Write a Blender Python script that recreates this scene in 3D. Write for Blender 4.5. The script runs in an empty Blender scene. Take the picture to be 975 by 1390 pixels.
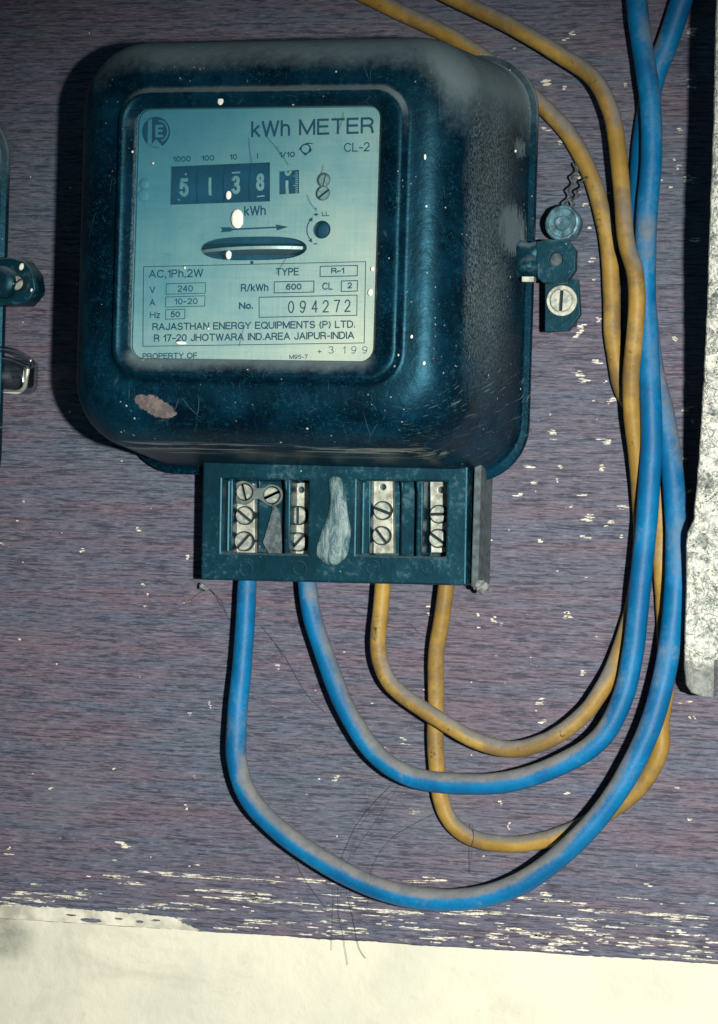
import bpy, bmesh, math, random
from mathutils import Vector, Matrix, noise

# ------------------------------------------------------------------ camera, light, exposure
scene = bpy.context.scene
COL = scene.collection
MM = 0.001
FPX, UNIT, YAW, ROLL = 3500.0, 0.28, math.radians(15.0), math.radians(1.7)
FWD = Vector((-math.sin(YAW), math.cos(YAW), 0))
R0 = Vector((math.cos(YAW), math.sin(YAW), 0)); U0 = Vector((0, 0, 1))
RIGHT = R0 * math.cos(ROLL) + U0 * math.sin(ROLL)
UP = -R0 * math.sin(ROLL) + U0 * math.cos(ROLL)
CAM = -FWD * FPX * UNIT                       # millimetres

cam_data = bpy.data.cameras.new("camera")
cam_data.sensor_fit = 'VERTICAL'
cam_data.sensor_height = 36.0
cam_data.lens = 36.0 * FPX / 1390.0
cam_data.clip_start = 0.05
cam_data.clip_end = 50.0
cam = bpy.data.objects.new("camera", cam_data)
COL.objects.link(cam)
rot = Matrix((RIGHT, UP, -FWD)).transposed()
cam.matrix_world = Matrix.Translation(CAM * MM) @ rot.to_4x4()
scene.camera = cam

world = bpy.data.worlds.new("World")
scene.world = world
world.use_nodes = True
bg = world.node_tree.nodes["Background"]
bg.inputs[0].default_value = (0.30, 0.62, 0.80, 1)
bg.inputs[1].default_value = 0.075

def flash():
    l = bpy.data.lights.new("camera_flash", 'SPOT')
    l.energy = 66.0
    l.color = (1.0, 0.97, 0.88)
    l.shadow_soft_size = 0.012
    l.spot_size = math.radians(42)
    l.spot_blend = 1.0
    o = bpy.data.objects.new("camera_flash", l)
    COL.objects.link(o)
    p = Vector((0.385, -0.93, -0.005))
    o.location = p
    aim = Vector((0.040, 0.0, -0.095))
    o.rotation_euler = (aim - p).to_track_quat('-Z', 'Y').to_euler()
flash()

vs = scene.view_settings
vs.view_transform = 'Standard'
vs.look = 'None'
vs.exposure = 0.0
vs.gamma = 1.0
vs.use_curve_mapping = False

def W(px, py, h):
    """point (x, z) in mm on the plane h mm in front of the board, seen at photo pixel px, py"""
    d = FWD * FPX + RIGHT * (px - 487.5) - UP * (py - 695.0)
    t = (-h - CAM.y) / d.y
    p = CAM + d * t
    return p.x, p.z

# ------------------------------------------------------------------ node helper
class NT:
    def __init__(s, name):
        s.m = bpy.data.materials.new(name)
        s.m.use_nodes = True
        s.t = s.m.node_tree
        s.t.nodes.clear()
        s.out = s.t.nodes.new('ShaderNodeOutputMaterial')
    def n(s, kind, **kw):
        nd = s.t.nodes.new('ShaderNode' + kind)
        for k, v in kw.items():
            setattr(nd, k, v)
        return nd
    def put(s, sock, v):
        if isinstance(v, bpy.types.NodeSocket):
            s.t.links.new(v, sock)
        elif v is not None:
            if isinstance(v, tuple) and len(v) == 3 and sock.type == 'RGBA':
                v = v + (1.0,)
            sock.default_value = v
    def coord(s, which='Object'):
        return s.n('TexCoord').outputs[which]
    def mapping(s, vec, scale=(1, 1, 1), loc=(0, 0, 0), rot=(0, 0, 0)):
        m = s.n('Mapping')
        s.put(m.inputs[0], vec); m.inputs[1].default_value = loc
        m.inputs[2].default_value = rot; m.inputs[3].default_value = scale
        return m.outputs[0]
    def noise(s, vec, scale, detail=4, rough=0.55, dist=0.0):
        m = s.n('TexNoise')
        s.put(m.inputs['Vector'], vec); m.inputs['Scale'].default_value = scale
        m.inputs['Detail'].default_value = detail; m.inputs['Roughness'].default_value = rough
        m.inputs['Distortion'].default_value = dist
        return m.outputs[0]
    def voro(s, vec, scale, feature='F1', out='Distance', rnd=1.0):
        m = s.n('TexVoronoi', feature=feature)
        s.put(m.inputs['Vector'], vec); m.inputs['Scale'].default_value = scale
        m.inputs['Randomness'].default_value = rnd
        return m.outputs[out]
    def ramp(s, fac, a, b, va=0.0, vb=1.0):
        m = s.n('MapRange', interpolation_type='SMOOTHSTEP')
        s.put(m.inputs[0], fac)
        m.inputs[1].default_value = a; m.inputs[2].default_value = b
        m.inputs[3].default_value = va; m.inputs[4].default_value = vb
        return m.outputs[0]
    def math(s, op, a, b=0.0, clamp=False):
        m = s.n('Math', operation=op, use_clamp=clamp)
        s.put(m.inputs[0], a); s.put(m.inputs[1], b)
        return m.outputs[0]
    def mix(s, fac, a, b):
        m = s.n('Mix', data_type='RGBA')
        s.put(m.inputs[0], fac); s.put(m.inputs[6], a); s.put(m.inputs[7], b)
        return m.outputs[2]
    def mixf(s, fac, a, b):
        m = s.n('Mix', data_type='FLOAT')
        s.put(m.inputs[0], fac); s.put(m.inputs[2], a); s.put(m.inputs[3], b)
        return m.outputs[0]
    def xyz(s, vec):
        m = s.n('SeparateXYZ'); s.put(m.inputs[0], vec)
        return m.outputs
    def nrm(s):
        return s.xyz(s.n('NewGeometry').outputs['Normal'])
    def bump(s, h, strength=0.3, dist=0.0005):
        b = s.n('Bump'); b.inputs['Strength'].default_value = strength
        b.inputs['Distance'].default_value = dist
        s.put(b.inputs['Height'], h)
        return b.outputs[0]
    def bsdf(s, color, rough=0.5, metal=0.0, bump=None, spec=None, coat=None, tint=None):
        b = s.n('BsdfPrincipled')
        s.put(b.inputs['Base Color'], color); s.put(b.inputs['Roughness'], rough)
        s.put(b.inputs['Metallic'], metal)
        if bump is not None: s.put(b.inputs['Normal'], bump)
        if spec is not None: s.put(b.inputs['Specular IOR Level'], spec)
        if tint is not None: s.put(b.inputs['Specular Tint'], tint)
        if coat is not None: s.put(b.inputs['Coat Weight'], coat)
        return b.outputs[0]
    def done(s, shader):
        s.t.links.new(shader, s.out.inputs[0])
        return s.m
    def window(s, v, c, half, soft):
        """1 within half of c, falling to 0 over soft"""
        return s.ramp(s.math('ABSOLUTE', s.math('SUBTRACT', v, c)), half + soft, half)

DUST = (0.145, 0.195, 0.215)

def mat_wood():
    t = NT('weathered_plywood'); c = t.coord()
    fine = t.noise(t.mapping(c, (55, 1, 1000)), 1.0, 5, 0.7, 0.3)
    mid = t.noise(t.mapping(c, (10, 1, 120), (3, 0, 7)), 1.0, 5, 0.7, 0.5)
    pore = t.noise(t.mapping(c, (210, 1, 1900), (1, 0, 2)), 1.0, 3, 0.6)
    big = t.noise(t.mapping(c, (5, 1, 12), (9, 0, 4)), 1.0, 3, 0.5, 0.4)
    patch = t.noise(t.mapping(c, (14, 1, 20), (2, 0, 11)), 1.0, 5, 0.65)
    mott = t.noise(t.mapping(c, (260, 1, 700), (2, 0, 5)), 1.0, 3, 0.6)
    warm = (0.140, 0.098, 0.130); cool = (0.088, 0.108, 0.160)
    base = t.mix(t.ramp(mid, 0.30, 0.72), cool, warm)
    base = t.mix(t.math('MULTIPLY', t.ramp(big, 0.46, 0.68), 0.6), base, (0.080, 0.120, 0.165))
    base = t.mix(t.ramp(fine, 0.50, 0.42, 0, 0.74), base, (0.024, 0.030, 0.050))
    base = t.mix(t.ramp(fine, 0.56, 0.64, 0, 0.62), base, (0.190, 0.170, 0.215))
    base = t.mix(t.ramp(pore, 0.56, 0.64, 0, 0.55), base, (0.21, 0.20, 0.245))
    base = t.mix(t.ramp(pore, 0.45, 0.38, 0, 0.66), base, (0.020, 0.026, 0.044))
    base = t.mix(t.ramp(mott, 0.55, 0.75, 0, 0.40), base, (0.20, 0.215, 0.255))
    base = t.mix(t.ramp(patch, 0.55, 0.75, 0, 0.40), base, (0.15, 0.17, 0.205))   # dusty haze on the veneer
    base = t.mix(t.ramp(t.noise(t.mapping(c, (13, 1, 60), (5, 0, 1)), 1.0, 3, 0.6, 0.5), 0.64, 0.76, 0, 0.45), base, (0.075, 0.062, 0.060))   # brown stains
    hgt = t.math('ADD', t.math('MULTIPLY', fine, 0.7), t.math('MULTIPLY', pore, 0.5))
    return t.done(t.bsdf(base, t.mixf(fine, 0.75, 0.55), 0, t.bump(hgt, 0.55, 0.0004), spec=0.3))

def mat_plaster():
    t = NT('cream_plaster'); c = t.coord()
    n1 = t.noise(c, 28, 5, 0.6); n2 = t.noise(c, 260, 4, 0.6)
    base = t.mix(t.ramp(n1, 0.35, 0.7), (0.70, 0.68, 0.56), (0.60, 0.60, 0.50))
    base = t.mix(t.ramp(n2, 0.62, 0.78, 0, 0.35), base, (0.45, 0.44, 0.38))
    st = t.noise(t.mapping(c, (1, 1, 1), (4, 0, 2)), 14, 6, 0.7, 0.5)
    base = t.mix(t.ramp(st, 0.50, 0.68, 0, 0.5), base, (0.42, 0.41, 0.34))
    p = t.xyz(c); dx = t.math('DIVIDE', t.math('ADD', p[0], 0.143), 0.016); dz = t.math('DIVIDE', t.math('ADD', p[2], 0.172), 0.009)
    sm = t.math('ADD', t.math('ADD', t.math('MULTIPLY', dx, dx), t.math('MULTIPLY', dz, dz)), t.math('MULTIPLY', t.math('SUBTRACT', n1, 0.5), 2.5))
    base = t.mix(t.ramp(sm, 1.7, 0.0, 0, 0.6), base, t.mix(t.ramp(n2, 0.4, 0.6), (0.07, 0.09, 0.09), (0.22, 0.23, 0.20)))
    return t.done(t.bsdf(base, 0.9, 0, t.bump(t.math('ADD', n2, t.math('MULTIPLY', n1, 3.0)), 0.5, 0.0008)))

def mat_chip():
    t = NT('old_cream_paint'); c = t.coord()
    n = t.noise(c, 500, 3, 0.6)
    base = t.mix(t.ramp(n, 0.35, 0.62), (0.48, 0.47, 0.40), (0.82, 0.79, 0.66))
    g = t.noise(t.mapping(c, (170, 1, 1100)), 1.0, 3, 0.6)
    mx = t.n('MixShader'); tr = t.n('BsdfTransparent')
    t.put(mx.inputs[0], t.ramp(g, 0.40, 0.54)); t.put(mx.inputs[1], tr.outputs[0]); t.put(mx.inputs[2], t.bsdf(base, 0.8))
    return t.done(mx.outputs[0])

def mat_cover():
    t = NT('dark_enamel'); c = t.coord(); p = t.xyz(c); nz = t.nrm()
    g1 = t.noise(c, 45, 5, 0.6); g2 = t.noise(c, 420, 4, 0.65); g3 = t.noise(c, 1500, 2, 0.5)
    base = t.mix(t.ramp(g1, 0.35, 0.7), (0.0002, 0.004, 0.010), (0.0006, 0.017, 0.036))
    base = t.mix(t.ramp(g2, 0.52, 0.72, 0, 0.5), base, (0.003, 0.044, 0.074))
    spk = t.math('MULTIPLY', t.ramp(t.noise(c, 1500, 3, 0.7), 0.55, 0.68), t.ramp(t.noise(c, 120, 4, 0.65), 0.40, 0.66, 0.10, 0.75))
    base = t.mix(spk, base, (0.014, 0.090, 0.135))
    base = t.mix(t.ramp(t.noise(c, 26, 6, 0.7, 0.6), 0.52, 0.68, 0, 0.5), base, (0.003, 0.040, 0.078))
    # settled dust on upward faces
    up = t.math('ADD', nz[2], t.math('MULTIPLY', t.math('SUBTRACT', g1, 0.5), 0.55))
    up = t.math('ADD', up, t.math('MULTIPLY', t.math('SUBTRACT', g2, 0.5), 0.30))
    up = t.math('ADD', up, t.math('MULTIPLY', t.math('MULTIPLY', t.ramp(nz[0], 0.15, 0.75), t.ramp(p[2], 0.112, 0.158)), 0.62))
    dustm = t.ramp(up, 0.18, 0.95, 0, 0.95)
    # powdery dust on the right hand side
    sx = t.math('ADD', nz[0], t.math('MULTIPLY', t.math('SUBTRACT', t.noise(t.mapping(c, (60, 60, 14)), 1, 4, 0.6), 0.5), 0.22))
    grain = t.noise(t.mapping(c, (1, 1, 0.6)), 1500, 4, 0.75)
    side = t.math('MULTIPLY', t.ramp(sx, 0.86, 1.0), t.ramp(grain, 0.42, 0.60, 0.05, 1.0))
    side = t.math('MULTIPLY', side, t.ramp(p[1], -0.018, -0.050, 0.06, 1.0))
    side = t.math('MULTIPLY', side, t.ramp(p[2], 0.035, 0.075, 0.12, 1.0))
    dm = t.math('MAXIMUM', dustm, t.math('MULTIPLY', side, 0.95))
    # old web matted with dust above the lug and a splash higher up
    fz = t.math('ADD', p[2], t.math('MULTIPLY', t.math('SUBTRACT', grain, 0.5), 0.012))
    w1 = t.math('DIVIDE', t.math('SUBTRACT', fz, 0.1045), 0.0105); w2 = t.math('DIVIDE', t.math('ADD', p[1], 0.027), 0.016)
    wb = t.ramp(t.math('ADD', t.math('ADD', t.math('MULTIPLY', w1, w1), t.math('MULTIPLY', w2, w2)), t.math('MULTIPLY', t.math('SUBTRACT', t.noise(t.mapping(c, (1, 1, 0.3)), 420, 4, 0.7), 0.5), 2.6)), 1.15, 0.25)
    wb = t.math('MULTIPLY', wb, t.ramp(nz[0], 0.7, 0.9))
    s1 = t.math('DIVIDE', t.math('SUBTRACT', fz, 0.1345), 0.004); s2_ = t.math('DIVIDE', t.math('ADD', p[1], 0.022), 0.008)
    sb = t.ramp(t.math('ADD', t.math('ADD', t.math('MULTIPLY', s1, s1), t.math('MULTIPLY', s2_, s2_)), t.math('MULTIPLY', t.math('SUBTRACT', g2, 0.5), 3.0)), 1.0, 0.2)
    dm = t.math('MAXIMUM', dm, t.math('MULTIPLY', t.math('MAXIMUM', wb, t.math('MULTIPLY', sb, t.ramp(nz[0], 0.7, 0.9))), 0.85))
    # crumbs of lime wash
    v = t.voro(c, 170); vb = t.noise(c, 60, 2)
    sp = t.math('MULTIPLY', t.ramp(v, 0.085, 0.055), t.ramp(vb, 0.52, 0.62))
    v2 = t.voro(c, 430); sp = t.math('MAXIMUM', sp, t.math('MULTIPLY', t.ramp(v2, 0.15, 0.08, 0, 0.6), t.ramp(t.noise(c, 48, 4, 0.7), 0.53, 0.62)))
    col = t.mix(dm, base, DUST)
    # scuffed lower edge of the shell
    sc = t.noise(t.mapping(c, (26, 260, 700)), 1, 4, 0.65, 0.5)
    edge = t.math('MULTIPLY', t.window(p[2], 0.0205, 0.0010, 0.0022), t.ramp(sc, 0.48, 0.60, 0, 0.85))
    edge = t.math('MULTIPLY', edge, t.ramp(p[1], -0.046, -0.054, 0.0, 1.0))
    col = t.mix(edge, col, (0.26, 0.29, 0.28))
    # swirling scratches at the lower right corner
    cx, cz = W(560, 470, 70)
    rel = t.mapping(c, (1, 1, 1), (-cx * MM, 0, -cz * MM)); rp = t.xyz(rel)
    rad = t.math('SQRT', t.math('ADD', t.math('MULTIPLY', rp[0], rp[0]), t.math('MULTIPLY', rp[2], rp[2])))
    ang = t.math('ARCTAN2', rp[2], rp[0])
    cv = t.n('CombineXYZ'); t.put(cv.inputs[0], t.math('MULTIPLY', rad, 2600)); t.put(cv.inputs[1], t.math('MULTIPLY', ang, 5.0))
    scr = t.noise(cv.outputs[0], 1.0, 3, 0.6, 0.4)
    m1 = t.math('MULTIPLY', t.ramp(scr, 0.60, 0.74, 0, 0.8), t.window(ang, -0.85, 0.55, 0.5))
    m1 = t.math('MULTIPLY', m1, t.window(rad, 0.030, 0.008, 0.008))
    col = t.mix(m1, col, (0.16, 0.20, 0.21))
    # thin stray scratches
    s2 = t.voro(t.mapping(c, (120, 120, 26), (0, 0, 0), (0, 0.5, 0)), 1.0, 'DISTANCE_TO_EDGE')
    s2m = t.math('MULTIPLY', t.ramp(s2, 0.010, 0.003, 0, 0.35), t.ramp(t.noise(c, 70, 3), 0.55, 0.65))
    col = t.mix(s2m, col, (0.13, 0.20, 0.23))
    # rust coloured bald patch low on the left
    bx, bz = W(220, 552, 74)
    bn = t.math('ADD', t.math('MULTIPLY', t.noise(c, 190, 4, 0.7), 0.7), t.math('MULTIPLY', t.noise(c, 800, 4, 0.7), 0.45))
    ex = t.math('DIVIDE', t.math('SUBTRACT', p[0], bx * MM), 0.0082)
    ez = t.math('DIVIDE', t.math('ADD', t.math('SUBTRACT', p[2], bz * MM), t.math('MULTIPLY', t.math('SUBTRACT', p[0], bx * MM), 0.28)), 0.0040)
    ee = t.math('ADD', t.math('MULTIPLY', ex, ex), t.math('MULTIPLY', ez, ez))
    ee = t.math('ADD', ee, t.math('MULTIPLY', t.math('SUBTRACT', bn, 0.5), 2.0))
    bald = t.math('MULTIPLY', t.ramp(ee, 1.0, 0.85), t.ramp(p[1], -0.05, -0.055))
    col = t.mix(bald, col, t.mix(t.ramp(g2, 0.4, 0.65), (0.10, 0.085, 0.085), (0.19, 0.145, 0.135)))
    col = t.mix(sp, col, (0.55, 0.55, 0.48))
    rough = t.mixf(t.math('MAXIMUM', dm, bald), t.mixf(g1, 0.30, 0.52), 0.95)
    h = t.math('ADD', t.math('MULTIPLY', g1, 1.2), t.math('ADD', t.math('MULTIPLY', g2, 0.22), t.math('MULTIPLY', g3, 0.05)))
    return t.done(t.bsdf(col, rough, 0, t.bump(h, 0.5, 0.0009), spec=0.34, tint=(0.22, 0.72, 1.0)))

def mat_bakelite():
    t = NT('dark_bakelite'); c = t.coord(); nz = t.nrm()
    g1 = t.noise(c, 60, 5, 0.6); g2 = t.noise(c, 500, 4, 0.65)
    base = t.mix(t.ramp(g1, 0.35, 0.7), (0.0012, 0.015, 0.027), (0.003, 0.034, 0.055))
    d = t.math('ADD', nz[2], t.math('MULTIPLY', t.math('SUBTRACT', g2, 0.5), 0.6))
    dm = t.math('MAXIMUM', t.ramp(d, 0.15, 0.8, 0, 0.9), t.ramp(t.math('MULTIPLY', g1, g2), 0.27, 0.42, 0, 0.42))
    col = t.mix(dm, base, (0.10, 0.155, 0.175))
    sp = t.math('MULTIPLY', t.ramp(t.voro(c, 260), 0.10, 0.06), t.ramp(t.noise(c, 90, 2), 0.56, 0.64))
    col = t.mix(sp, col, (0.4, 0.42, 0.38))
    return t.done(t.bsdf(col, t.mixf(dm, 0.42, 0.95), 0, t.bump(g2, 0.3, 0.0004), spec=0.45, tint=(0.3, 0.8, 1.0)))

def mat_cable(name, dark, light, dust_amt, speck):
    t = NT(name); c = t.coord(); nz = t.nrm()
    g1 = t.noise(c, 50, 4, 0.6); g2 = t.noise(c, 600, 4, 0.7); g3 = t.noise(c, 130, 4, 0.7)
    base = t.mix(t.ramp(g1, 0.35, 0.68), dark, light)
    if speck > 0.6: base = t.mix(t.ramp(t.noise(c, 34, 5, 0.7), 0.42, 0.62, 0, 0.80), base, (0.155, 0.105, 0.045))
    base = t.mix(t.math('MULTIPLY', t.ramp(g3, 0.58, 0.70), t.ramp(g2, 0.45, 0.62, 0, speck)), base, (0.035, 0.032, 0.022))
    d = t.math('ADD', nz[2], t.math('MULTIPLY', t.math('SUBTRACT', g1, 0.5), 0.7))
    d = t.math('ADD', d, t.math('MULTIPLY', t.math('SUBTRACT', g2, 0.5), 0.40))
    d = t.math('ADD', d, t.ramp(t.noise(c, 17, 3, 0.6), 0.50, 0.66, 0, 0.24))
    dm = t.ramp(d, 0.06, 0.46, 0, dust_amt)
    dm = t.math('MAXIMUM', dm, t.ramp(t.math('ADD', g1, t.math('MULTIPLY', g2, 0.5)), 0.84, 1.0, 0, 0.45))
    col = t.mix(dm, base, t.mix(t.ramp(g3, 0.4, 0.6), (0.15, 0.155, 0.155), (0.205, 0.20, 0.19)))
    h = t.math('ADD', t.math('MULTIPLY', g3, 0.9), t.math('MULTIPLY', g2, 0.35))
    return t.done(t.bsdf(col, t.mixf(dm, 0.50, 0.95), 0, t.bump(h, 0.5, 0.0006), spec=0.28))

def mat_plate():
    t = NT('aged_nameplate'); c = t.coord()
    g1 = t.noise(c, 30, 4, 0.6); g2 = t.noise(c, 350, 4, 0.65)
    wv = t.noise(t.mapping(c, (900, 1, 25)), 1, 2); wh = t.noise(t.mapping(c, (25, 1, 900)), 1, 2)
    base = t.mix(t.ramp(g1, 0.3, 0.72), (0.37, 0.47, 0.45), (0.53, 0.57, 0.48))
    base = t.mix(t.ramp(t.math('ADD', wv, wh), 0.85, 1.2, 0, 0.30), base, (0.60, 0.64, 0.55))
    base = t.mix(t.ramp(g2, 0.60, 0.75, 0, 0.30), base, (0.18, 0.31, 0.345))
    sp = t.math('MULTIPLY', t.ramp(t.voro(c, 240), 0.11, 0.06), t.ramp(t.noise(c, 110, 2), 0.58, 0.64))
    base = t.mix(t.math('MULTIPLY', sp, 0.8), base, (0.03, 0.07, 0.09))
    return t.done(t.bsdf(base, 0.55, 0.15, t.bump(g2, 0.1, 0.0002)))

def mat_ink(name, fade):
    t = NT(name); c = t.coord()
    g = t.noise(c, 120, 4, 0.65); g2 = t.noise(c, 900, 3, 0.6)
    a = t.math('MULTIPLY', t.ramp(g, 0.34, 0.46, 1.0 - fade, 1.0), t.ramp(g2, 0.25, 0.42, 0.55, 1.0))
    mx = t.n('MixShader'); tr = t.n('BsdfTransparent')
    t.put(mx.inputs[0], a); t.put(mx.inputs[1], tr.outputs[0])
    t.put(mx.inputs[2], t.bsdf((0.004, 0.042, 0.085), 0.6))
    return t.done(mx.outputs[0])

def mat_glass():
    t = NT('dusty_shaded_glass'); c = t.coord(); p = t.xyz(c)
    tr = t.n('BsdfTransparent')
    gl = t.n('BsdfGlossy'); gl.inputs['Roughness'].default_value = 0.08
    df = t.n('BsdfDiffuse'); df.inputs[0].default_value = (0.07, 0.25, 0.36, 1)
    fr = t.n('Fresnel'); fr.inputs[0].default_value = 1.45
    m1 = t.n('MixShader'); t.put(m1.inputs[0], fr.outputs[0]); t.put(m1.inputs[1], tr.outputs[0]); t.put(m1.inputs[2], gl.outputs[0])
    # upper-left light falloff painted in as blue tint and haze; n2 adds dust
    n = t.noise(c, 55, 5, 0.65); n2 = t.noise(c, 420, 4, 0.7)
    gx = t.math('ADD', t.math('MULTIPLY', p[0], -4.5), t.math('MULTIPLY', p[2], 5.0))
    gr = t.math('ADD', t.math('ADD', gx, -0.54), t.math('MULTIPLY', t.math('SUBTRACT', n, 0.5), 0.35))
    shade_dust = t.math('ADD', t.ramp(gr, -0.36, 0.55, 0.015, 0.15), t.ramp(n2, 0.60, 0.8, 0, 0.07))
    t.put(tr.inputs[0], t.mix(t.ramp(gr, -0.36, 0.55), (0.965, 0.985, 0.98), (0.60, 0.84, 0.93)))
    m2 = t.n('MixShader'); t.put(m2.inputs[0], shade_dust); t.put(m2.inputs[1], m1.outputs[0]); t.put(m2.inputs[2], df.outputs[0])
    return t.done(m2.outputs[0])

def mat_plain(name, col, rough=0.6, metal=0.0, var=0.25, scale=200, bump=0.2):
    t = NT(name); c = t.coord()
    g = t.noise(c, scale, 4, 0.6)
    lo = tuple(x * (1 - var) for x in col); hi = tuple(min(1, x * (1 + var)) for x in col)
    return t.done(t.bsdf(t.mix(t.ramp(g, 0.3, 0.7), lo, hi), t.mixf(g, rough * 0.85, min(1, rough * 1.15)), metal,
                         t.bump(g, bump, 0.0003)))

def mat_screw():
    t = NT('tarnished_screw'); c = t.coord(); nz = t.nrm()
    g = t.noise(c, 350, 4, 0.65); g2 = t.noise(c, 1200, 3, 0.6)
    col = t.mix(t.ramp(g, 0.35, 0.65), (0.22, 0.28, 0.27), (0.52, 0.54, 0.45))
    col = t.mix(t.ramp(g2, 0.56, 0.72, 0, 0.6), col, (0.10, 0.15, 0.16))
    return t.done(t.bsdf(col, 0.5, 0.35, t.bump(g2, 0.3, 0.0002)))

def mat_crust():
    t = NT('crusted_white_iron'); c = t.coord()
    w = t.noise(c, 120, 3, 0.6)
    vec = t.n('VectorMath', operation='ADD'); t.put(vec.inputs[0], c)
    nv = t.n('TexNoise'); t.put(nv.inputs['Vector'], c); nv.inputs['Scale'].default_value = 90; nv.inputs['Detail'].default_value = 4
    sc = t.n('VectorMath', operation='SCALE'); t.put(sc.inputs[0], nv.outputs[1]); sc.inputs[3].default_value = 0.02
    t.put(vec.inputs[1], sc.outputs[0])
    e = t.math('ABSOLUTE', t.math('SUBTRACT', t.noise(vec.outputs[0], 95, 5, 0.6, 1.2), 0.5))
    e2 = t.math('ABSOLUTE', t.math('SUBTRACT', t.noise(vec.outputs[0], 260, 4, 0.6, 0.8), 0.47))
    g = t.noise(c, 60, 5, 0.65); g2 = t.noise(c, 700, 4, 0.7)
    base = t.mix(t.ramp(g2, 0.3, 0.65), (0.36, 0.40, 0.37), (0.78, 0.77, 0.68))
    base = t.mix(t.ramp(e2, 0.035, 0.0, 0, 0.75), base, (0.06, 0.10, 0.11))
    base = t.mix(t.ramp(e, 0.022, 0.0, 0, 0.95), base, (0.03, 0.055, 0.06))
    base = t.mix(t.ramp(t.noise(c, 85, 6, 0.7), 0.53, 0.60, 0, 0.85), base, t.mix(t.ramp(g2, 0.42, 0.6), (0.05, 0.07, 0.072), (0.26, 0.29, 0.28)))
    base = t.mix(t.ramp(t.noise(t.mapping(c, (1, 1, 1), (3, 1, 2)), 70, 4, 0.7), 0.60, 0.70, 0, 0.7), base, (0.17, 0.10, 0.06))
    zz = t.xyz(c)[2]
    bare = t.ramp(t.math('ADD', zz, t.math('MULTIPLY', g, 0.022)), -0.036, -0.043, 0, 0.88)
    base = t.mix(bare, base, t.mix(g2, (0.08, 0.10, 0.10), (0.28, 0.30, 0.29)))
    return t.done(t.bsdf(base, 0.75, 0, t.bump(t.math('ADD', g2, t.math('MULTIPLY', t.ramp(e, 0.0, 0.06), 0.7)), 0.6, 0.0006)))

def mat_web(name, col, lo, hi, scale=700):
    t = NT(name); c = t.coord()
    g = t.noise(t.mapping(c, (1, 1, 0.35)), scale, 4, 0.7, 0.5)
    mx = t.n('MixShader'); tr = t.n('BsdfTransparent')
    t.put(mx.inputs[0], t.ramp(g, lo, hi, 0.0, 0.85)); t.put(mx.inputs[1], tr.outputs[0])
    t.put(mx.inputs[2], t.bsdf(col, 1.0))
    return t.done(mx.outputs[0])

def mat_clear():
    t = NT('clear_plastic')
    tr = t.n('BsdfTransparent'); tr.inputs[0].default_value = (0.80, 0.86, 0.87, 1)
    gl = t.n('BsdfGlossy'); gl.inputs['Roughness'].default_value = 0.13
    lw = t.n('LayerWeight'); lw.inputs[0].default_value = 0.42
    mx = t.n('MixShader')
    t.put(mx.inputs[0], t.math('ADD', t.math('MULTIPLY', lw.outputs['Facing'], 0.75), 0.14)); t.put(mx.inputs[1], tr.outputs[0]); t.put(mx.inputs[2], gl.outputs[0])
    return t.done(mx.outputs[0])

def mat_putty():
    t = NT('old_sealing_putty'); c = t.coord()
    g = t.noise(t.mapping(c, (420, 300, 90)), 1, 5, 0.65, 0.8); g2 = t.noise(c, 900, 3, 0.6)
    col = t.mix(t.ramp(g, 0.35, 0.66), (0.03, 0.095, 0.12), (0.20, 0.295, 0.295))
    col = t.mix(t.ramp(g2, 0.6, 0.75, 0, 0.5), col, (0.36, 0.42, 0.40))
    return t.done(t.bsdf(col, t.mixf(g, 0.3, 0.6), 0, t.bump(g, 1.0, 0.0012), spec=0.6))

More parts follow.
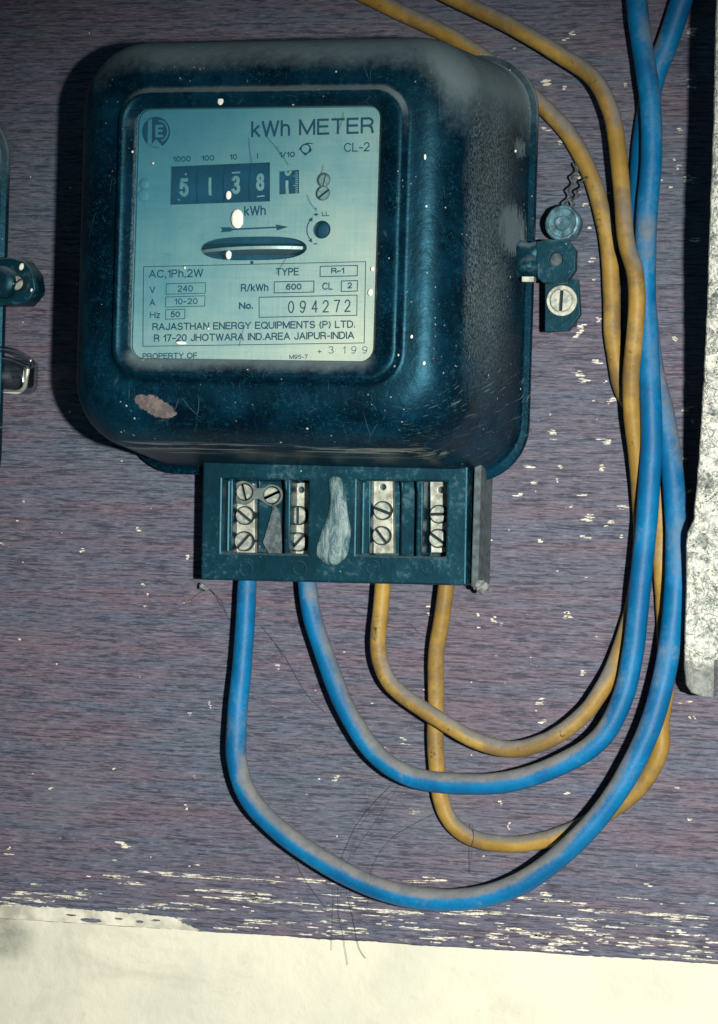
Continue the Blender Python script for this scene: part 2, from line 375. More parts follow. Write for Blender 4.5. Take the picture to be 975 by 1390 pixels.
M = dict(
    wood=mat_wood(), plaster=mat_plaster(), chip=mat_chip(), cover=mat_cover(), bakelite=mat_bakelite(),
    blue=mat_cable('blue_pvc', (0.0, 0.098, 0.25), (0.0, 0.165, 0.385), 0.92, 0.55),
    yellow=mat_cable('yellow_pvc', (0.265, 0.162, 0.032), (0.41, 0.265, 0.064), 0.88, 1.0),
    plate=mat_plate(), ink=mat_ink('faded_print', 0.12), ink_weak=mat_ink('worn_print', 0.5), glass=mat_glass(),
    drum=mat_plain('dark_drum', (0.008, 0.065, 0.115), 0.5, 0, 0.3, 120),
    digit=mat_plain('pale_digit', (0.52, 0.55, 0.46), 0.6, 0, 0.15, 600),
    inside=mat_plain('dark_interior', (0.010, 0.055, 0.085), 0.7),
    disc=mat_plain('bare_aluminium', (0.72, 0.72, 0.64), 0.4, 0.25, 0.1, 300),
    screw=mat_screw(),
    brass=mat_plain('tinned_brass', (0.42, 0.44, 0.37), 0.45, 0.3, 0.45, 260),
    link=mat_plain('oxidised_link', (0.10, 0.14, 0.145), 0.7, 0.2, 0.3, 300),
    lead=mat_plain('oxidised_lead', (0.085, 0.185, 0.235), 0.5, 0.3, 0.5, 200, 0.9),
    slot_shade=mat_plain('painted_slot_shade', (0.006, 0.016, 0.022), 0.9),  # near-black colour standing in for shade in screw slots and around heads
    wire=mat_plain('seal_wire', (0.10, 0.12, 0.13), 0.6, 0.5),
    drop=mat_plain('lime_drop', (0.93, 0.91, 0.82), 0.7, 0, 0.04, 500),
    wax=mat_putty(),
    crust=mat_crust(),
    smear=mat_plain('old_lime_wash', (0.55, 0.54, 0.45), 0.9, 0, 0.35, 90, 0.6),
    greydust=mat_plain('dusty_grey_steel', (0.072, 0.098, 0.112), 0.95, 0, 0.4, 300),
    fluff=mat_plain('dust_fluff', (0.20, 0.22, 0.22), 1.0, 0, 0.4, 300, 1.0),
    web=mat_web('cobweb_film', (0.13, 0.165, 0.175), 0.38, 0.66, 420),
    drift=mat_plain('grey_dust', (0.078, 0.108, 0.12), 1.0, 0, 0.5, 500, 1.0),
    strand=mat_plain('cobweb_strand', (0.05, 0.07, 0.085), 0.9),
    hair=mat_plain('pale_strand', (0.15, 0.19, 0.20), 0.9),
    clear=mat_clear(),
)

# ------------------------------------------------------------------ mesh helpers (all in millimetres: x right, z up, h out of the board)
def V(x, z, h):
    return Vector((x * MM, -h * MM, z * MM))

def link(name, mesh, m, parent=None):
    o = bpy.data.objects.new(name, mesh)
    COL.objects.link(o)
    if m is not None:
        mesh.materials.clear(); mesh.materials.append(m)
    if parent is not None:
        o.parent = parent
    return o

def mesh_of(name, verts, faces, m, parent=None, smooth=False):
    me = bpy.data.meshes.new(name)
    me.from_pydata([tuple(v) for v in verts], [], faces)
    bm = bmesh.new(); bm.from_mesh(me)
    bmesh.ops.recalc_face_normals(bm, faces=bm.faces)
    bm.to_mesh(me); bm.free()
    if smooth:
        for p in me.polygons: p.use_smooth = True
    me.update()
    return link(name, me, m, parent)

def from_bm(name, bm, m, parent=None, smooth=False):
    me = bpy.data.meshes.new(name)
    bmesh.ops.recalc_face_normals(bm, faces=bm.faces)
    bm.to_mesh(me); bm.free()
    if smooth:
        for p in me.polygons: p.use_smooth = True
    return link(name, me, m, parent)

def tag(o, label=None, cat=None, group=None, kind=None):
    if label: o['label'] = label
    if cat: o['category'] = cat
    if group: o['group'] = group
    if kind: o['kind'] = kind
    return o

def empty(name, loc=(0, 0, 0)):
    o = bpy.data.objects.new(name, None)
    o.empty_display_size = 0.01
    COL.objects.link(o)
    o.location = loc
    return o

def rring(x0, x1, z0, z1, r, h, n=9, side=7):
    """rounded rectangle ring, fixed vertex count"""
    pts = []
    corners = [(x1 - r, z1 - r, 0), (x0 + r, z1 - r, 90), (x0 + r, z0 + r, 180), (x1 - r, z0 + r, 270)]
    arcs = []
    for cx, cz, a0 in corners:
        arcs.append([(cx + r * math.cos(math.radians(a0 + 90 * i / n)), cz + r * math.sin(math.radians(a0 + 90 * i / n))) for i in range(n + 1)])
    for k in range(4):
        pts += arcs[k]
        a, b = arcs[k][-1], arcs[(k + 1) % 4][0]
        for j in range(1, side):
            f = j / side
            pts.append((a[0] + (b[0] - a[0]) * f, a[1] + (b[1] - a[1]) * f))
    return [V(x, z, h) for x, z in pts]

def loft(rings, cap_first=False, cap_last=False):
    n = len(rings[0]); verts = [v for r in rings for v in r]; faces = []
    for k in range(len(rings) - 1):
        for i in range(n):
            j = (i + 1) % n
            faces.append((k * n + i, k * n + j, (k + 1) * n + j, (k + 1) * n + i))
    if cap_first: faces.append(tuple(range(n)))
    if cap_last: faces.append(tuple((len(rings) - 1) * n + i for i in range(n)))
    return verts, faces

def shape(name, loops, h, thick, m, parent=None, bevel=0.0):
    """flat outline with holes (first loop outer), front face at height h, thick mm deep"""
    cu = bpy.data.curves.new(name, 'CURVE'); cu.dimensions = '2D'; cu.fill_mode = 'BOTH'
    for lp in loops:
        sp = cu.splines.new('POLY'); sp.points.add(len(lp) - 1); sp.use_cyclic_u = True
        for p, (x, z) in zip(sp.points, lp): p.co = (x * MM, z * MM, 0, 1)
    cu.extrude = thick * MM / 2
    cu.bevel_depth = bevel * MM
    return curve_mesh(name, cu, h - thick / 2, m, parent)

def curve_mesh(name, cu, h, m, parent):
    o = bpy.data.objects.new(name, cu); COL.objects.link(o)
    dg = bpy.context.evaluated_depsgraph_get(); dg.update()
    me = bpy.data.meshes.new_from_object(o.evaluated_get(dg))
    bpy.data.objects.remove(o); bpy.data.curves.remove(cu)
    # curve plane (x, y) -> (x, z); curve normal +z -> towards the viewer (-y)
    me.transform(Matrix(((1, 0, 0, 0), (0, 0, -1, -h * MM), (0, 1, 0, 0), (0, 0, 0, 1))))
    me.name = name
    return link(name, me, m, parent)

def _arc(cx, cy, rx, ry, a0, a1, n=14):
    return [(cx + rx * math.cos(math.radians(a0 + (a1 - a0) * k / n)), cy + ry * math.sin(math.radians(a0 + (a1 - a0) * k / n))) for k in range(n + 1)]
_six = [(.55, .88)] + _arc(.34, .70, .24, .30, 60, 120, 4) + [(.06, .62), (.01, .36)]
GLYPH = {   # plain sans-serif strokes on a cap height of 1: width, strokes
    'A': (.78, [[(0, 0), (.39, 1), (.78, 0)], [(.14, .33), (.64, .33)]]),
    'C': (.76, [_arc(.41, .5, .41, .5, 42, 318, 20)]),
    'D': (.72, [[(0, 0), (0, 1), (.30, 1)] + _arc(.32, .5, .40, .5, 86, -86) + [(.30, 0), (0, 0)]]),
    'E': (.62, [[(.60, 1), (0, 1), (0, 0), (.62, 0)], [(0, .52), (.56, .52)]]),
    'F': (.58, [[(.58, 1), (0, 1), (0, 0)], [(0, .50), (.52, .50)]]),
    'G': (.82, [_arc(.42, .5, .42, .5, 42, 325, 20), [(.78, .06), (.78, .46), (.46, .46)]]),
    'H': (.70, [[(0, 0), (0, 1)], [(.70, 0), (.70, 1)], [(0, .53), (.70, .53)]]),
    'I': (.02, [[(.01, 0), (.01, 1)]]),
    'J': (.50, [[(.50, 1), (.50, .26)] + _arc(.25, .26, .25, .26, -8, -180, 10)]),
    'L': (.54, [[(0, 1), (0, 0), (.54, 0)]]),
    'M': (.86, [[(0, 0), (0, 1), (.43, .05), (.86, 1), (.86, 0)]]),
    'N': (.70, [[(0, 0), (0, 1), (.70, 0), (.70, 1)]]),
    'O': (.86, [_arc(.43, .5, .43, .5, 0, 360, 28)]),
    'P': (.62, [[(0, 0), (0, 1), (.36, 1)] + _arc(.36, .74, .26, .26, 80, -80, 10) + [(.36, .48), (0, .48)]]),
    'Q': (.86, [_arc(.43, .5, .43, .5, 0, 360, 28), [(.55, .25), (.86, -.05)]]),
    'R': (.68, [[(0, 0), (0, 1), (.38, 1)] + _arc(.38, .74, .27, .26, 80, -80, 10) + [(.38, .48), (0, .48)], [(.40, .48), (.60, .35), (.66, 0)]]),
    'S': (.66, [_arc(.33, .75, .30, .25, 25, 262, 14) + _arc(.33, .26, .33, .26, 78, -155, 14)]),
    'T': (.70, [[(0, 1), (.70, 1)], [(.35, 1), (.35, 0)]]),
    'U': (.70, [[(0, 1), (0, .35)] + _arc(.35, .35, .35, .35, 188, 352, 14) + [(.70, .35), (.70, 1)]]),
    'V': (.70, [[(0, 1), (.35, 0), (.70, 1)]]),
    'W': (1.06, [[(0, 1), (.26, 0), (.53, 1), (.80, 0), (1.06, 1)]]),
    'Y': (.72, [[(0, 1), (.36, .45), (.72, 1)], [(.36, .45), (.36, 0)]]),
    'h': (.50, [[(0, 1), (0, 0)], [(0, .45)] + _arc(.25, .46, .25, .26, 165, 10, 10) + [(.50, .40), (.50, 0)]]),
    'k': (.48, [[(0, 1), (0, 0)], [(.44, .70), (.0, .28)], [(.14, .42), (.48, 0)]]),
    'o': (.54, [_arc(.27, .35, .27, .36, 0, 360, 22)]),
    'z': (.44, [[(0, .70), (.44, .70), (0, 0), (.44, 0)]]),
    '0': (.58, [_arc(.29, .5, .29, .5, 0, 360, 26)]),
    '1': (.26, [[(.0, .76), (.18, .83), (.25, 1), (.25, 0)]]),
    '|': (.02, [[(.01, 0), (.01, 1)]]),
    '2': (.58, [_arc(.29, .71, .28, .29, 165, -35, 14) + [(.0, .0), (.58, 0)]]),
    '3': (.58, [_arc(.28, .76, .26, .24, 155, -85, 14) , _arc(.28, .26, .30, .26, 88, -155, 14)]),
    '4': (.62, [[(.47, 0), (.47, 1), (0, .29), (.62, .29)]]),
    '5': (.58, [[(.54, 1), (.11, 1), (.05, .48)] + _arc(.28, .33, .30, .33, 135, -150, 16)]),
    '6': (.58, [_arc(.29, .31, .29, .31, 0, 360, 22), _six]),
    '7': (.58, [[(0, 1), (.58, 1), (.36, .55), (.22, 0)]]),
    '8': (.60, [_arc(.30, .76, .25, .24, 0, 360, 22), _arc(.30, .26, .30, .26, 0, 360, 22)]),
    '9': (.58, [[(.58 - x, 1 - y) for x, y in _arc(.29, .31, .29, .31, 0, 360, 22)], [(.58 - x, 1 - y) for x, y in _six]]),
    ',': (.08, [[(.05, .05), (.02, -.16)]]), '.': (.06, [[(.03, .0), (.03, .05)]]),
    '(': (.2, [_arc(.42, .42, .40, .66, 130, 230, 8)]), ')': (.2, [_arc(-.22, .42, .40, .66, 50, -50, 8)]),
    '/': (.38, [[(0, -.05), (.38, 1.05)]]), '-': (.36, [[(0, .40), (.36, .40)]]), '+': (.5, [[(0, .40), (.5, .40)], [(.25, .15), (.25, .65)]]), ' ': (.26, []),
}

def text(s, px0, px1, pyb, cap, h, m, parent, name='lettering', offset=0.0, ang=None, py1=None, drum=None, up=0.0):
    """stroke lettering set between pixels px0..px1 on baseline pyb with cap height cap pixels"""
    x0, z0 = W(px0, pyb, h); x1, z1 = W(px1, pyb if py1 is None else py1, h)
    xt, zt = W(px0, pyb - cap, h)
    width = math.hypot(x1 - x0, z1 - z0); height = math.hypot(xt - x0, zt - z0)
    a = PRINT if py1 is None else math.atan2(z1 - z0, x1 - x0)
    th = (0.158 + 2.4 * offset) * height / 2
    lines, x = [], 0.0
    for ch in s:
        w, st = GLYPH[ch]
        lines += [[(x + p[0], p[1]) for p in l] for l in st]
        x += w + 0.24
    total = max(1e-3, x - 0.24)
    sx = 0.0 if total < 0.05 else (width - 2 * th) / total
    ca, sa = math.cos(a), math.sin(a); bm = bmesh.new()
    for l in lines:
        P = [(th + p[0] * sx, th + p[1] * (height - 2 * th)) for p in l]
        # split at sharp corners, close them with small overlaps
        runs, cur = [], [P[0]]
        for k in range(1, len(P)):
            cur.append(P[k])
            if k < len(P) - 1:
                u = (P[k][0] - P[k - 1][0], P[k][1] - P[k - 1][1]); v = (P[k + 1][0] - P[k][0], P[k + 1][1] - P[k][1])
                d = (u[0] * v[0] + u[1] * v[1]) / (math.hypot(*u) * math.hypot(*v) + 1e-9)
                if d < 0.80: runs.append(cur); cur = [P[k]]
        runs.append(cur)
        for q in runs:
            d = [q[0]]
            for a_, b_ in zip(q, q[1:]):
                n = max(1, int(math.hypot(b_[0] - a_[0], b_[1] - a_[1]) / 0.7)) if drum else 1
                for k in range(1, n + 1): d.append((a_[0] + (b_[0] - a_[0]) * k / n, a_[1] + (b_[1] - a_[1]) * k / n))
            if len(d) < 2: continue
            closed = math.hypot(d[0][0] - d[-1][0], d[0][1] - d[-1][1]) < 1e-4
            def ext(p, q_, e):
                L = math.hypot(p[0] - q_[0], p[1] - q_[1]) + 1e-9
                return (p[0] + (p[0] - q_[0]) / L * e, p[1] + (p[1] - q_[1]) / L * e)
            if not closed:
                d = [ext(d[0], d[1], th * 0.8)] + d[1:-1] + [ext(d[-1], d[-2], th * 0.8)] if len(d) > 2 else [ext(d[0], d[1], th * 0.8), ext(d[1], d[0], th * 0.8)]
            tube(bm, [V(x0 + px * ca - pz * sa, z0 + px * sa + pz * ca, 0) for px, pz in d], th * MM, 8)
    for v in bm.verts:
        off = -v.co.y / MM * 0.12
        hh = h
        if drum is not None:
            dz = v.co.z / MM - drum[0]; hh = h - (drum[1] - math.sqrt(max(0.01, drum[1] ** 2 - dz ** 2)))
        v.co.y = -(hh + off) * MM
    return from_bm(name, bm, m, parent)

def tube(bm, pts, rads, seg=18, cap=True):
    """swept tube along a list of Vectors (metres)"""
    rings = []; prev = None
    for i, p in enumerate(pts):
        d = (pts[min(i + 1, len(pts) - 1)] - pts[max(i - 1, 0)]).normalized()
        if prev is None:
            ref = Vector((0, 1, 0)) if abs(d.y) < 0.9 else Vector((1, 0, 0))
            u = d.cross(ref).normalized()
        else:
            u = (prev - d * prev.dot(d)).normalized()
        prev = u; w = d.cross(u)
        r = rads[i] if isinstance(rads, list) else rads
        rings.append([bm.verts.new(p + (u * math.cos(2 * math.pi * k / seg) + w * math.sin(2 * math.pi * k / seg)) * r) for k in range(seg)])
    for a, b in zip(rings, rings[1:]):
        for k in range(seg):
            bm.faces.new((a[k], a[(k + 1) % seg], b[(k + 1) % seg], b[k]))
    if cap:
        bm.faces.new(rings[0]); bm.faces.new(rings[-1])

def spline(ctrl, step=8):
    out = []
    P = [ctrl[0]] + list(ctrl) + [ctrl[-1]]
    for i in range(1, len(P) - 2):
        p0, p1, p2, p3 = P[i - 1], P[i], P[i + 1], P[i + 2]
        for k in range(step):
            t = k / step
            out.append(tuple(0.5 * ((2 * b) + (c - a) * t + (2 * a - 5 * b + 4 * c - d) * t * t + (3 * b - a - 3 * c + d) * t ** 3)
                             for a, b, c, d in zip(p0, p1, p2, p3)))
    out.append(tuple(ctrl[-1]))
    return out

def lathe(bm, cx, cz, prof, seg=28, tilt=None):
    """turned body about the outward axis; prof = [(radius, h)...]"""
    rings = []
    for r, h in prof:
        rings.append([bm.verts.new(V(cx + r * math.cos(2 * math.pi * k / seg), cz + r * math.sin(2 * math.pi * k / seg), h)) for k in range(seg)])
    for a, b in zip(rings, rings[1:]):
        for k in range(seg):
            bm.faces.new((a[k], a[(k + 1) % seg], b[(k + 1) % seg], b[k]))
    bm.faces.new(rings[-1]); bm.faces.new(rings[0])

def box(bm, x0, x1, z0, z1, h0, h1):
    v = [bm.verts.new(V(x, z, h)) for h in (h0, h1) for z in (z0, z1) for x in (x0, x1)]
    for f in ((0, 1, 3, 2), (4, 5, 7, 6), (0, 1, 5, 4), (2, 3, 7, 6), (0, 2, 6, 4), (1, 3, 7, 5)):
        bm.faces.new([v[i] for i in f])

def heightfield(name, xs, zs, hs, m, parent, floor=0.0, bevel=0.5):
    """rectilinear relief: hs[row][col] heights of the cells between xs and zs; watertight walls between levels"""
    bm = bmesh.new(); nx, nz = len(xs) - 1, len(zs) - 1
    def H(r, c): return hs[r][c] if 0 <= r < nz and 0 <= c < nx else floor
    def q(*p): bm.faces.new([bm.verts.new(V(*a)) for a in p])
    for r in range(nz):
        for c in range(nx):
            h = H(r, c); x0, x1, z0, z1 = xs[c], xs[c + 1], zs[r], zs[r + 1]
            q((x0, z0, h), (x1, z0, h), (x1, z1, h), (x0, z1, h))
            for (rr, cc, a, b) in ((r, c + 1, (x1, z0), (x1, z1)), (r + 1, c, (x0, z1), (x1, z1))):
                g = H(rr, cc)
                if g != h: q((*a, g), (*b, g), (*b, h), (*a, h))
            if c == 0 and h != floor: q((x0, z0, floor), (x0, z1, floor), (x0, z1, h), (x0, z0, h))
            if r == 0 and h != floor: q((x0, z0, floor), (x1, z0, floor), (x1, z0, h), (x0, z0, h))
    bmesh.ops.remove_doubles(bm, verts=bm.verts, dist=1e-6)
    o = from_bm(name, bm, m, parent)
    if bevel:
        b = o.modifiers.new('edge', 'BEVEL'); b.width = bevel * MM; b.segments = 2; b.limit_method = 'ANGLE'
    return o

def slotted_screw(name, cx, cz, h, r, ang, m, parent, thick=1.5, slot=0.22, depth=0.8, edge=0.25):
    """round head with a real slot cut through its face"""
    bm = bmesh.new(); seg = 40
    hw = r * slot
    # two domed half moons either side of the slot, standing on a full disc
    lathe(bm, cx, cz, [(r * 1.13, h - thick), (r * 1.13, h - depth)], seg)
    slot_shade = list(bm.faces)
    for s in (1, -1):
        a0 = math.asin(hw / r)
        arc = [a0 + (math.pi - 2 * a0) * k / 16 for k in range(17)]
        def P(rr, a, hh):
            x, z = rr * math.cos(a), s * rr * math.sin(a)
            if abs(z) < hw: z = s * hw
            c, t = math.cos(ang), math.sin(ang)
            return bm.verts.new(V(cx + x * c - z * t, cz + x * t + z * c, hh))
        low = [P(r * 0.998, a, h - depth - 0.01) for a in arc]
        mid = [P(r * 0.998, a, h - edge) for a in arc]
        top = [P(r - edge, a, h) for a in arc]
        for A, B in ((low, mid), (mid, top)):
            for k in range(16): bm.faces.new((A[k], A[k + 1], B[k + 1], B[k]))
        bm.faces.new(top[::-1] if s < 0 else top); bm.faces.new((low[0], low[-1], mid[-1], mid[0])); bm.faces.new((mid[0], mid[-1], top[-1], top[0]))
    for f_ in slot_shade: f_.material_index = 1  # slot floor and rim ring get the painted shade colour
    o = from_bm(name, bm, None, parent)
    o.data.materials.append(m); o.data.materials.append(M['slot_shade'])
    return o

def circle(cx, cz, r, n=32, rz=None):
    rz = r if rz is None else rz
    return [(cx + r * math.cos(2 * math.pi * k / n), cz + rz * math.sin(2 * math.pi * k / n)) for k in range(n)]

def blob(name, cx, cz, h, rx, rz, rh, m, parent, seed=0, rough=0.18, cut=True, seg=14, rot=0.0):
    """irregular dab lying on a surface"""
    bm = bmesh.new()
    bmesh.ops.create_icosphere(bm, subdivisions=2 if seg < 20 else 3, radius=1.0)
    for v in bm.verts:
        n = noise.noise(v.co * 1.7 + Vector((seed * 3.1, seed, 2))) * rough
        c = v.co * (1 + n)
        x, z = c.x * rx, c.z * rz
        if rot: x, z = x * math.cos(rot) - z * math.sin(rot), x * math.sin(rot) + z * math.cos(rot)
        v.co = V(cx + x, cz + z, h - c.y * rh)
    return from_bm(name, bm, m, parent, True)

# ------------------------------------------------------------------ the setting: wall and board
def build_wall():
    bm = bmesh.new()
    bmesh.ops.create_grid(bm, x_segments=60, y_segments=60, size=0.6)
    for v in bm.verts:
        x, z = v.co.x, v.co.y
        v.co = Vector((x, 0.0012 + 0.0006 * noise.noise(Vector((x * 20, z * 20, 0))), z))
    o = from_bm('wall', bm, M['plaster'], None, True)
    tag(o, kind='structure', label='cream plastered wall below the wooden board', cat='wall')
build_wall()

BOARD_Z = -163.0
def board_bottom(x): return BOARD_Z + 0.0103 * x
def build_board():
    b = empty('mounting_board', V(0, BOARD_Z, 0))
    tag(b, 'purple brown weathered wooden board behind the meters and cables', 'board')
    rnd = random.Random(5)
    # panel with a slightly chipped lower edge
    xs = [-260 + k * 1.5 for k in range(348)]
    low = []
    for x in xs:
        e = 0.35 * noise.noise(Vector((x * 0.05, 0, 0))) + 0.35 * noise.noise(Vector((x * 0.4, 3, 0)))
        low.append((x, board_bottom(x) + e))
    bm = bmesh.new()
    rows = [[bm.verts.new(V(x, z, -9)) for x, z in low], [bm.verts.new(V(x, z, -0.5)) for x, z in low],
            [bm.verts.new(V(x, z + 0.5, 0)) for x, z in low], [bm.verts.new(V(x, 300, 0)) for x, z in low],
            [bm.verts.new(V(x, 300, -9)) for x, z in low]]
    for a, c in zip(rows, rows[1:]):
        for k in range(len(xs) - 1): bm.faces.new((a[k], a[k + 1], c[k + 1], c[k]))
    p = from_bm('panel', bm, M['wood'], None)
    p.parent = b; p.matrix_parent_inverse = Matrix.Translation(-Vector(b.location))
    # flecks of cream paint: clusters of thin slivers lying along the grain
    bm = bmesh.new()
    def sliver(x, z, w, hgt, th=0.10):
        n = max(5, int(w / 0.45)); top, bot = [], []
        s = rnd.random() * 90
        for k in range(n + 1):
            f = k / n
            env = max(0.0, math.sin(math.pi * min(1, max(0, f)))) ** 0.3
            j = noise.noise(Vector((s, f * n * 0.9, 1)))
            j2 = noise.noise(Vector((s, f * n * 0.9, 7)))
            xx = x + (f - 0.5) * w
            top.append((xx, z + hgt * 0.5 * env * (1.0 + 0.9 * j) + 0.03)); bot.append((xx, z - hgt * 0.5 * env * (1.0 + 0.9 * j2) - 0.03))
        lp = top + bot[::-1]
        f = [bm.verts.new(V(a, c, th)) for a, c in lp]; g = [bm.verts.new(V(a, c, -0.05)) for a, c in lp]
        L = len(lp)
        for k in range(L): bm.faces.new((f[k], f[(k + 1) % L], g[(k + 1) % L], g[k]))
        for k in range(n): bm.faces.new((f[k], f[k + 1], f[L - 2 - k], f[L - 1 - k]))
    def cluster(px, py, w, rows_, size=1.0):
        x, z = W(px, py, 0)
        for r in range(rows_):
            sliver(x + rnd.uniform(-0.35, 0.35) * w * 0.28, z - (r - rows_ / 2) * 0.85 * size + rnd.uniform(-.15, .15),
                   w * 0.28 * rnd.uniform(0.45, 1.05), 0.95 * size * rnd.uniform(0.6, 1.2))
    seen = [(747, 588, 14, 3), (749, 596, 14, 2), (820, 600, 16, 4), (722, 634, 18, 2), (760, 635, 12, 2), (727, 656, 11, 3), (704, 673, 15, 2),
            (793, 673, 14, 2), (773, 688, 8, 2), (848, 690, 14, 3), (798, 704, 14, 5), (733, 735, 8, 2), (795, 730, 13, 2), (828, 710, 11, 2),
            (826, 716, 9, 1), (843, 729, 7, 2), (794, 786, 11, 2), (771, 836, 13, 5), (680, 848, 8, 2), (670, 840, 6, 2), (809, 866, 7, 1), (792, 915, 8, 4),
            (736, 980, 12, 3), (735, 950, 10, 2), (685, 928, 6, 1), (690, 721, 4, 1), (817, 636, 8, 4), (756, 653, 5, 3), (868, 690, 8, 3),
            (828, 262, 5, 2), (797, 280, 14, 3), (742, 113, 14, 4), (765, 120, 8, 3), (700, 66, 6, 2), (775, 46, 10, 3), (768, 54, 10, 2), (741, 176, 12, 3),
            (851, 117, 8, 3), (923, 179, 7, 4), (940, 115, 14, 6), (940, 45, 14, 6), (915, 218, 5, 2), (919, 228, 9, 3), (937, 245, 16, 5), (911, 255, 8, 1),
            (944, 327, 16, 3), (917, 461, 9, 3), (938, 240, 10, 2), (804, 354, 13, 3), (806, 380, 7, 2), (800, 310, 8, 2), (812, 435, 8, 3), (789, 447, 13, 6), (783, 458, 10, 3),
            (811, 492, 12, 3), (784, 508, 14, 4), (795, 517, 16, 3), (821, 520, 7, 2), (829, 545, 18, 4), (806, 545, 5, 1), (933, 556, 14, 4), (940, 574, 5, 2), (930, 625, 9, 2),
            (927, 640, 8, 3), (935, 668, 8, 3), (788, 240, 9, 3), (780, 213, 7, 2), (787, 263, 5, 2), (763, 195, 12, 3), (720, 280, 6, 2),
            (188, 719, 8, 3), (254, 757, 10, 3), (253, 818, 10, 3), (112, 748, 6, 3), (85, 723, 4, 1), (4, 739, 9, 2), (24, 708, 5, 1), (33, 680, 5, 3), (165, 627, 7, 1),
            (195, 795, 5, 2), (201, 808, 7, 2), (196, 824, 8, 1), (285, 957, 4, 5), (258, 970, 8, 2), (27, 870, 6, 2), (78, 902, 3, 1), (154, 1044, 6, 2), (70, 1071, 8, 2), (264, 1056, 5, 2),
            (253, 1097, 5, 4), (168, 1148, 18, 4), (128, 1138, 5, 2), (13, 1152, 5, 2), (375, 905, 10, 4), (506, 955, 8, 1), (547, 1004, 10, 2), (549, 1012, 16, 2), (455, 1057, 12, 4),
            (680, 1090, 5, 4), (691, 1122, 4, 5), (565, 1102, 13, 4), (583, 835, 10, 2), (583, 823, 8, 2), (650, 853, 7, 1), (648, 835, 6, 2), (672, 845, 9, 2), (772, 835, 12, 4),
            (735, 955, 12, 3), (771, 1078, 8, 2), (937, 1113, 9, 2), (936, 975, 4, 2), (921, 1070, 7, 1), (560, 785, 10, 2), (505, 793, 9, 2), (931, 954, 16, 2), (943, 975, 4, 2),
            (672, 1272, 22, 4), (686, 1273, 12, 2), (590, 1195, 30, 3), (880, 1202, 10, 2), (745, 1215, 24, 3), (95, 560, 5, 1)]
    for px, py, w, r in seen: cluster(px, py, w * 0.95, r, 0.66)
    for _ in range(150):                                   # fine crumbs
        px, py = rnd.uniform(0, 975), rnd.uniform(20, 1180)
        if rnd.random() < (0.75 if px < 560 or py < 200 else 0.2): continue
        cluster(px, py, rnd.uniform(1.5, 5), 1, rnd.uniform(0.4, 0.8))
    # rubbed band along the lower edge
    def zedge(px): return 1246 + 63 * px / 975
    for _ in range(620):
        px = rnd.uniform(0, 975)
        d = abs(rnd.gauss(0, 1)) * 32 + 4
        if px < 300 and rnd.random() < 0.35: continue
        if noise.noise(Vector((px * 0.012, d * 0.07, 3))) < -0.02: continue
        x, z = W(px, zedge(px) - d, 0)
        if z < board_bottom(x) + 1.2: continue
        w = rnd.choice((1.2, 2, 3, 4.5, 7, 11)) * rnd.uniform(0.7, 1.3)
        sliver(x, z, w, rnd.uniform(0.18, 0.55) * (1.25 if w > 5 else 1))
    for px, py, w in ((560, 1197, 60), (245, 1188, 110), (300, 1192, 150), (150, 1192, 26), (330, 1212, 90), (360, 1222, 150), (420, 1196, 60), (30, 1212, 30), (90, 1218, 60),
                      (50, 1200, 20), (740, 1222, 60), (830, 1236, 90), (900, 1242, 120), (790, 1228, 40), (640, 1238, 140), (560, 1240, 90), (700, 1262, 40), (880, 1256, 60)):
        x, z = W(px, py, 0)
        for k in range(3): sliver(x + rnd.uniform(-.3, .3) * w * .28, z + rnd.uniform(-.6, .6), w * 0.28 * rnd.uniform(.4, .9), rnd.uniform(.3, .7))
    f = from_bm('paint_flecks', bm, M['chip'], None)
    f.parent = b; f.matrix_parent_inverse = Matrix.Translation(-Vector(b.location)); tag(f, kind='stuff')
    # lime wash lapped over the lower left edge, torn upper outline with holes
    top = []
    for k in range(120):
        px = -40 + 312 * k / 119
        base = 1228 + 18 * max(0, (px - 10) / 240) ** 1.2
        if px > 235: base += (px - 235) * 0.42
        base += 3.0 * noise.noise(Vector((px * 0.05, 1, 0))) + 2.0 * noise.noise(Vector((px * 0.3, 5, 0)))
        top.append(W(px, base, 0))
    bot = [(x, board_bottom(x) + 0.25) for x, z in reversed(top)]
    holes = []
    for px, py, a, c in ((97, 1242, 8, 1.4), (124, 1249, 16, 3.2), (161, 1247, 7, 1.4), (190, 1251, 6, 2.0), (211, 1249, 8, 1.5)):
        x, z = W(px, py, 0)
        holes.append([(x + a * .28 * math.cos(q) * (1 + .35 * noise.noise(Vector((px, q * 2, 0)))), z + c * .28 * math.sin(q) * (1 + .5 * noise.noise(Vector((px, q * 2, 4))))) for q in [2 * math.pi * i / 18 for i in range(18)]])
    s = shape('lime_smear', [top + bot] + holes, 0.25, 0.5, M['smear'])
    s.parent = b; s.matrix_parent_inverse = Matrix.Translation(-Vector(b.location))
build_board()

# ------------------------------------------------------------------ the meter
HP = 79.0                                                   # height of the nameplate face
_a = W(194.4, 361.5, HP); _b = W(497, 354.5, HP)
PRINT = math.atan2(_b[1] - _a[1], _b[0] - _a[0])

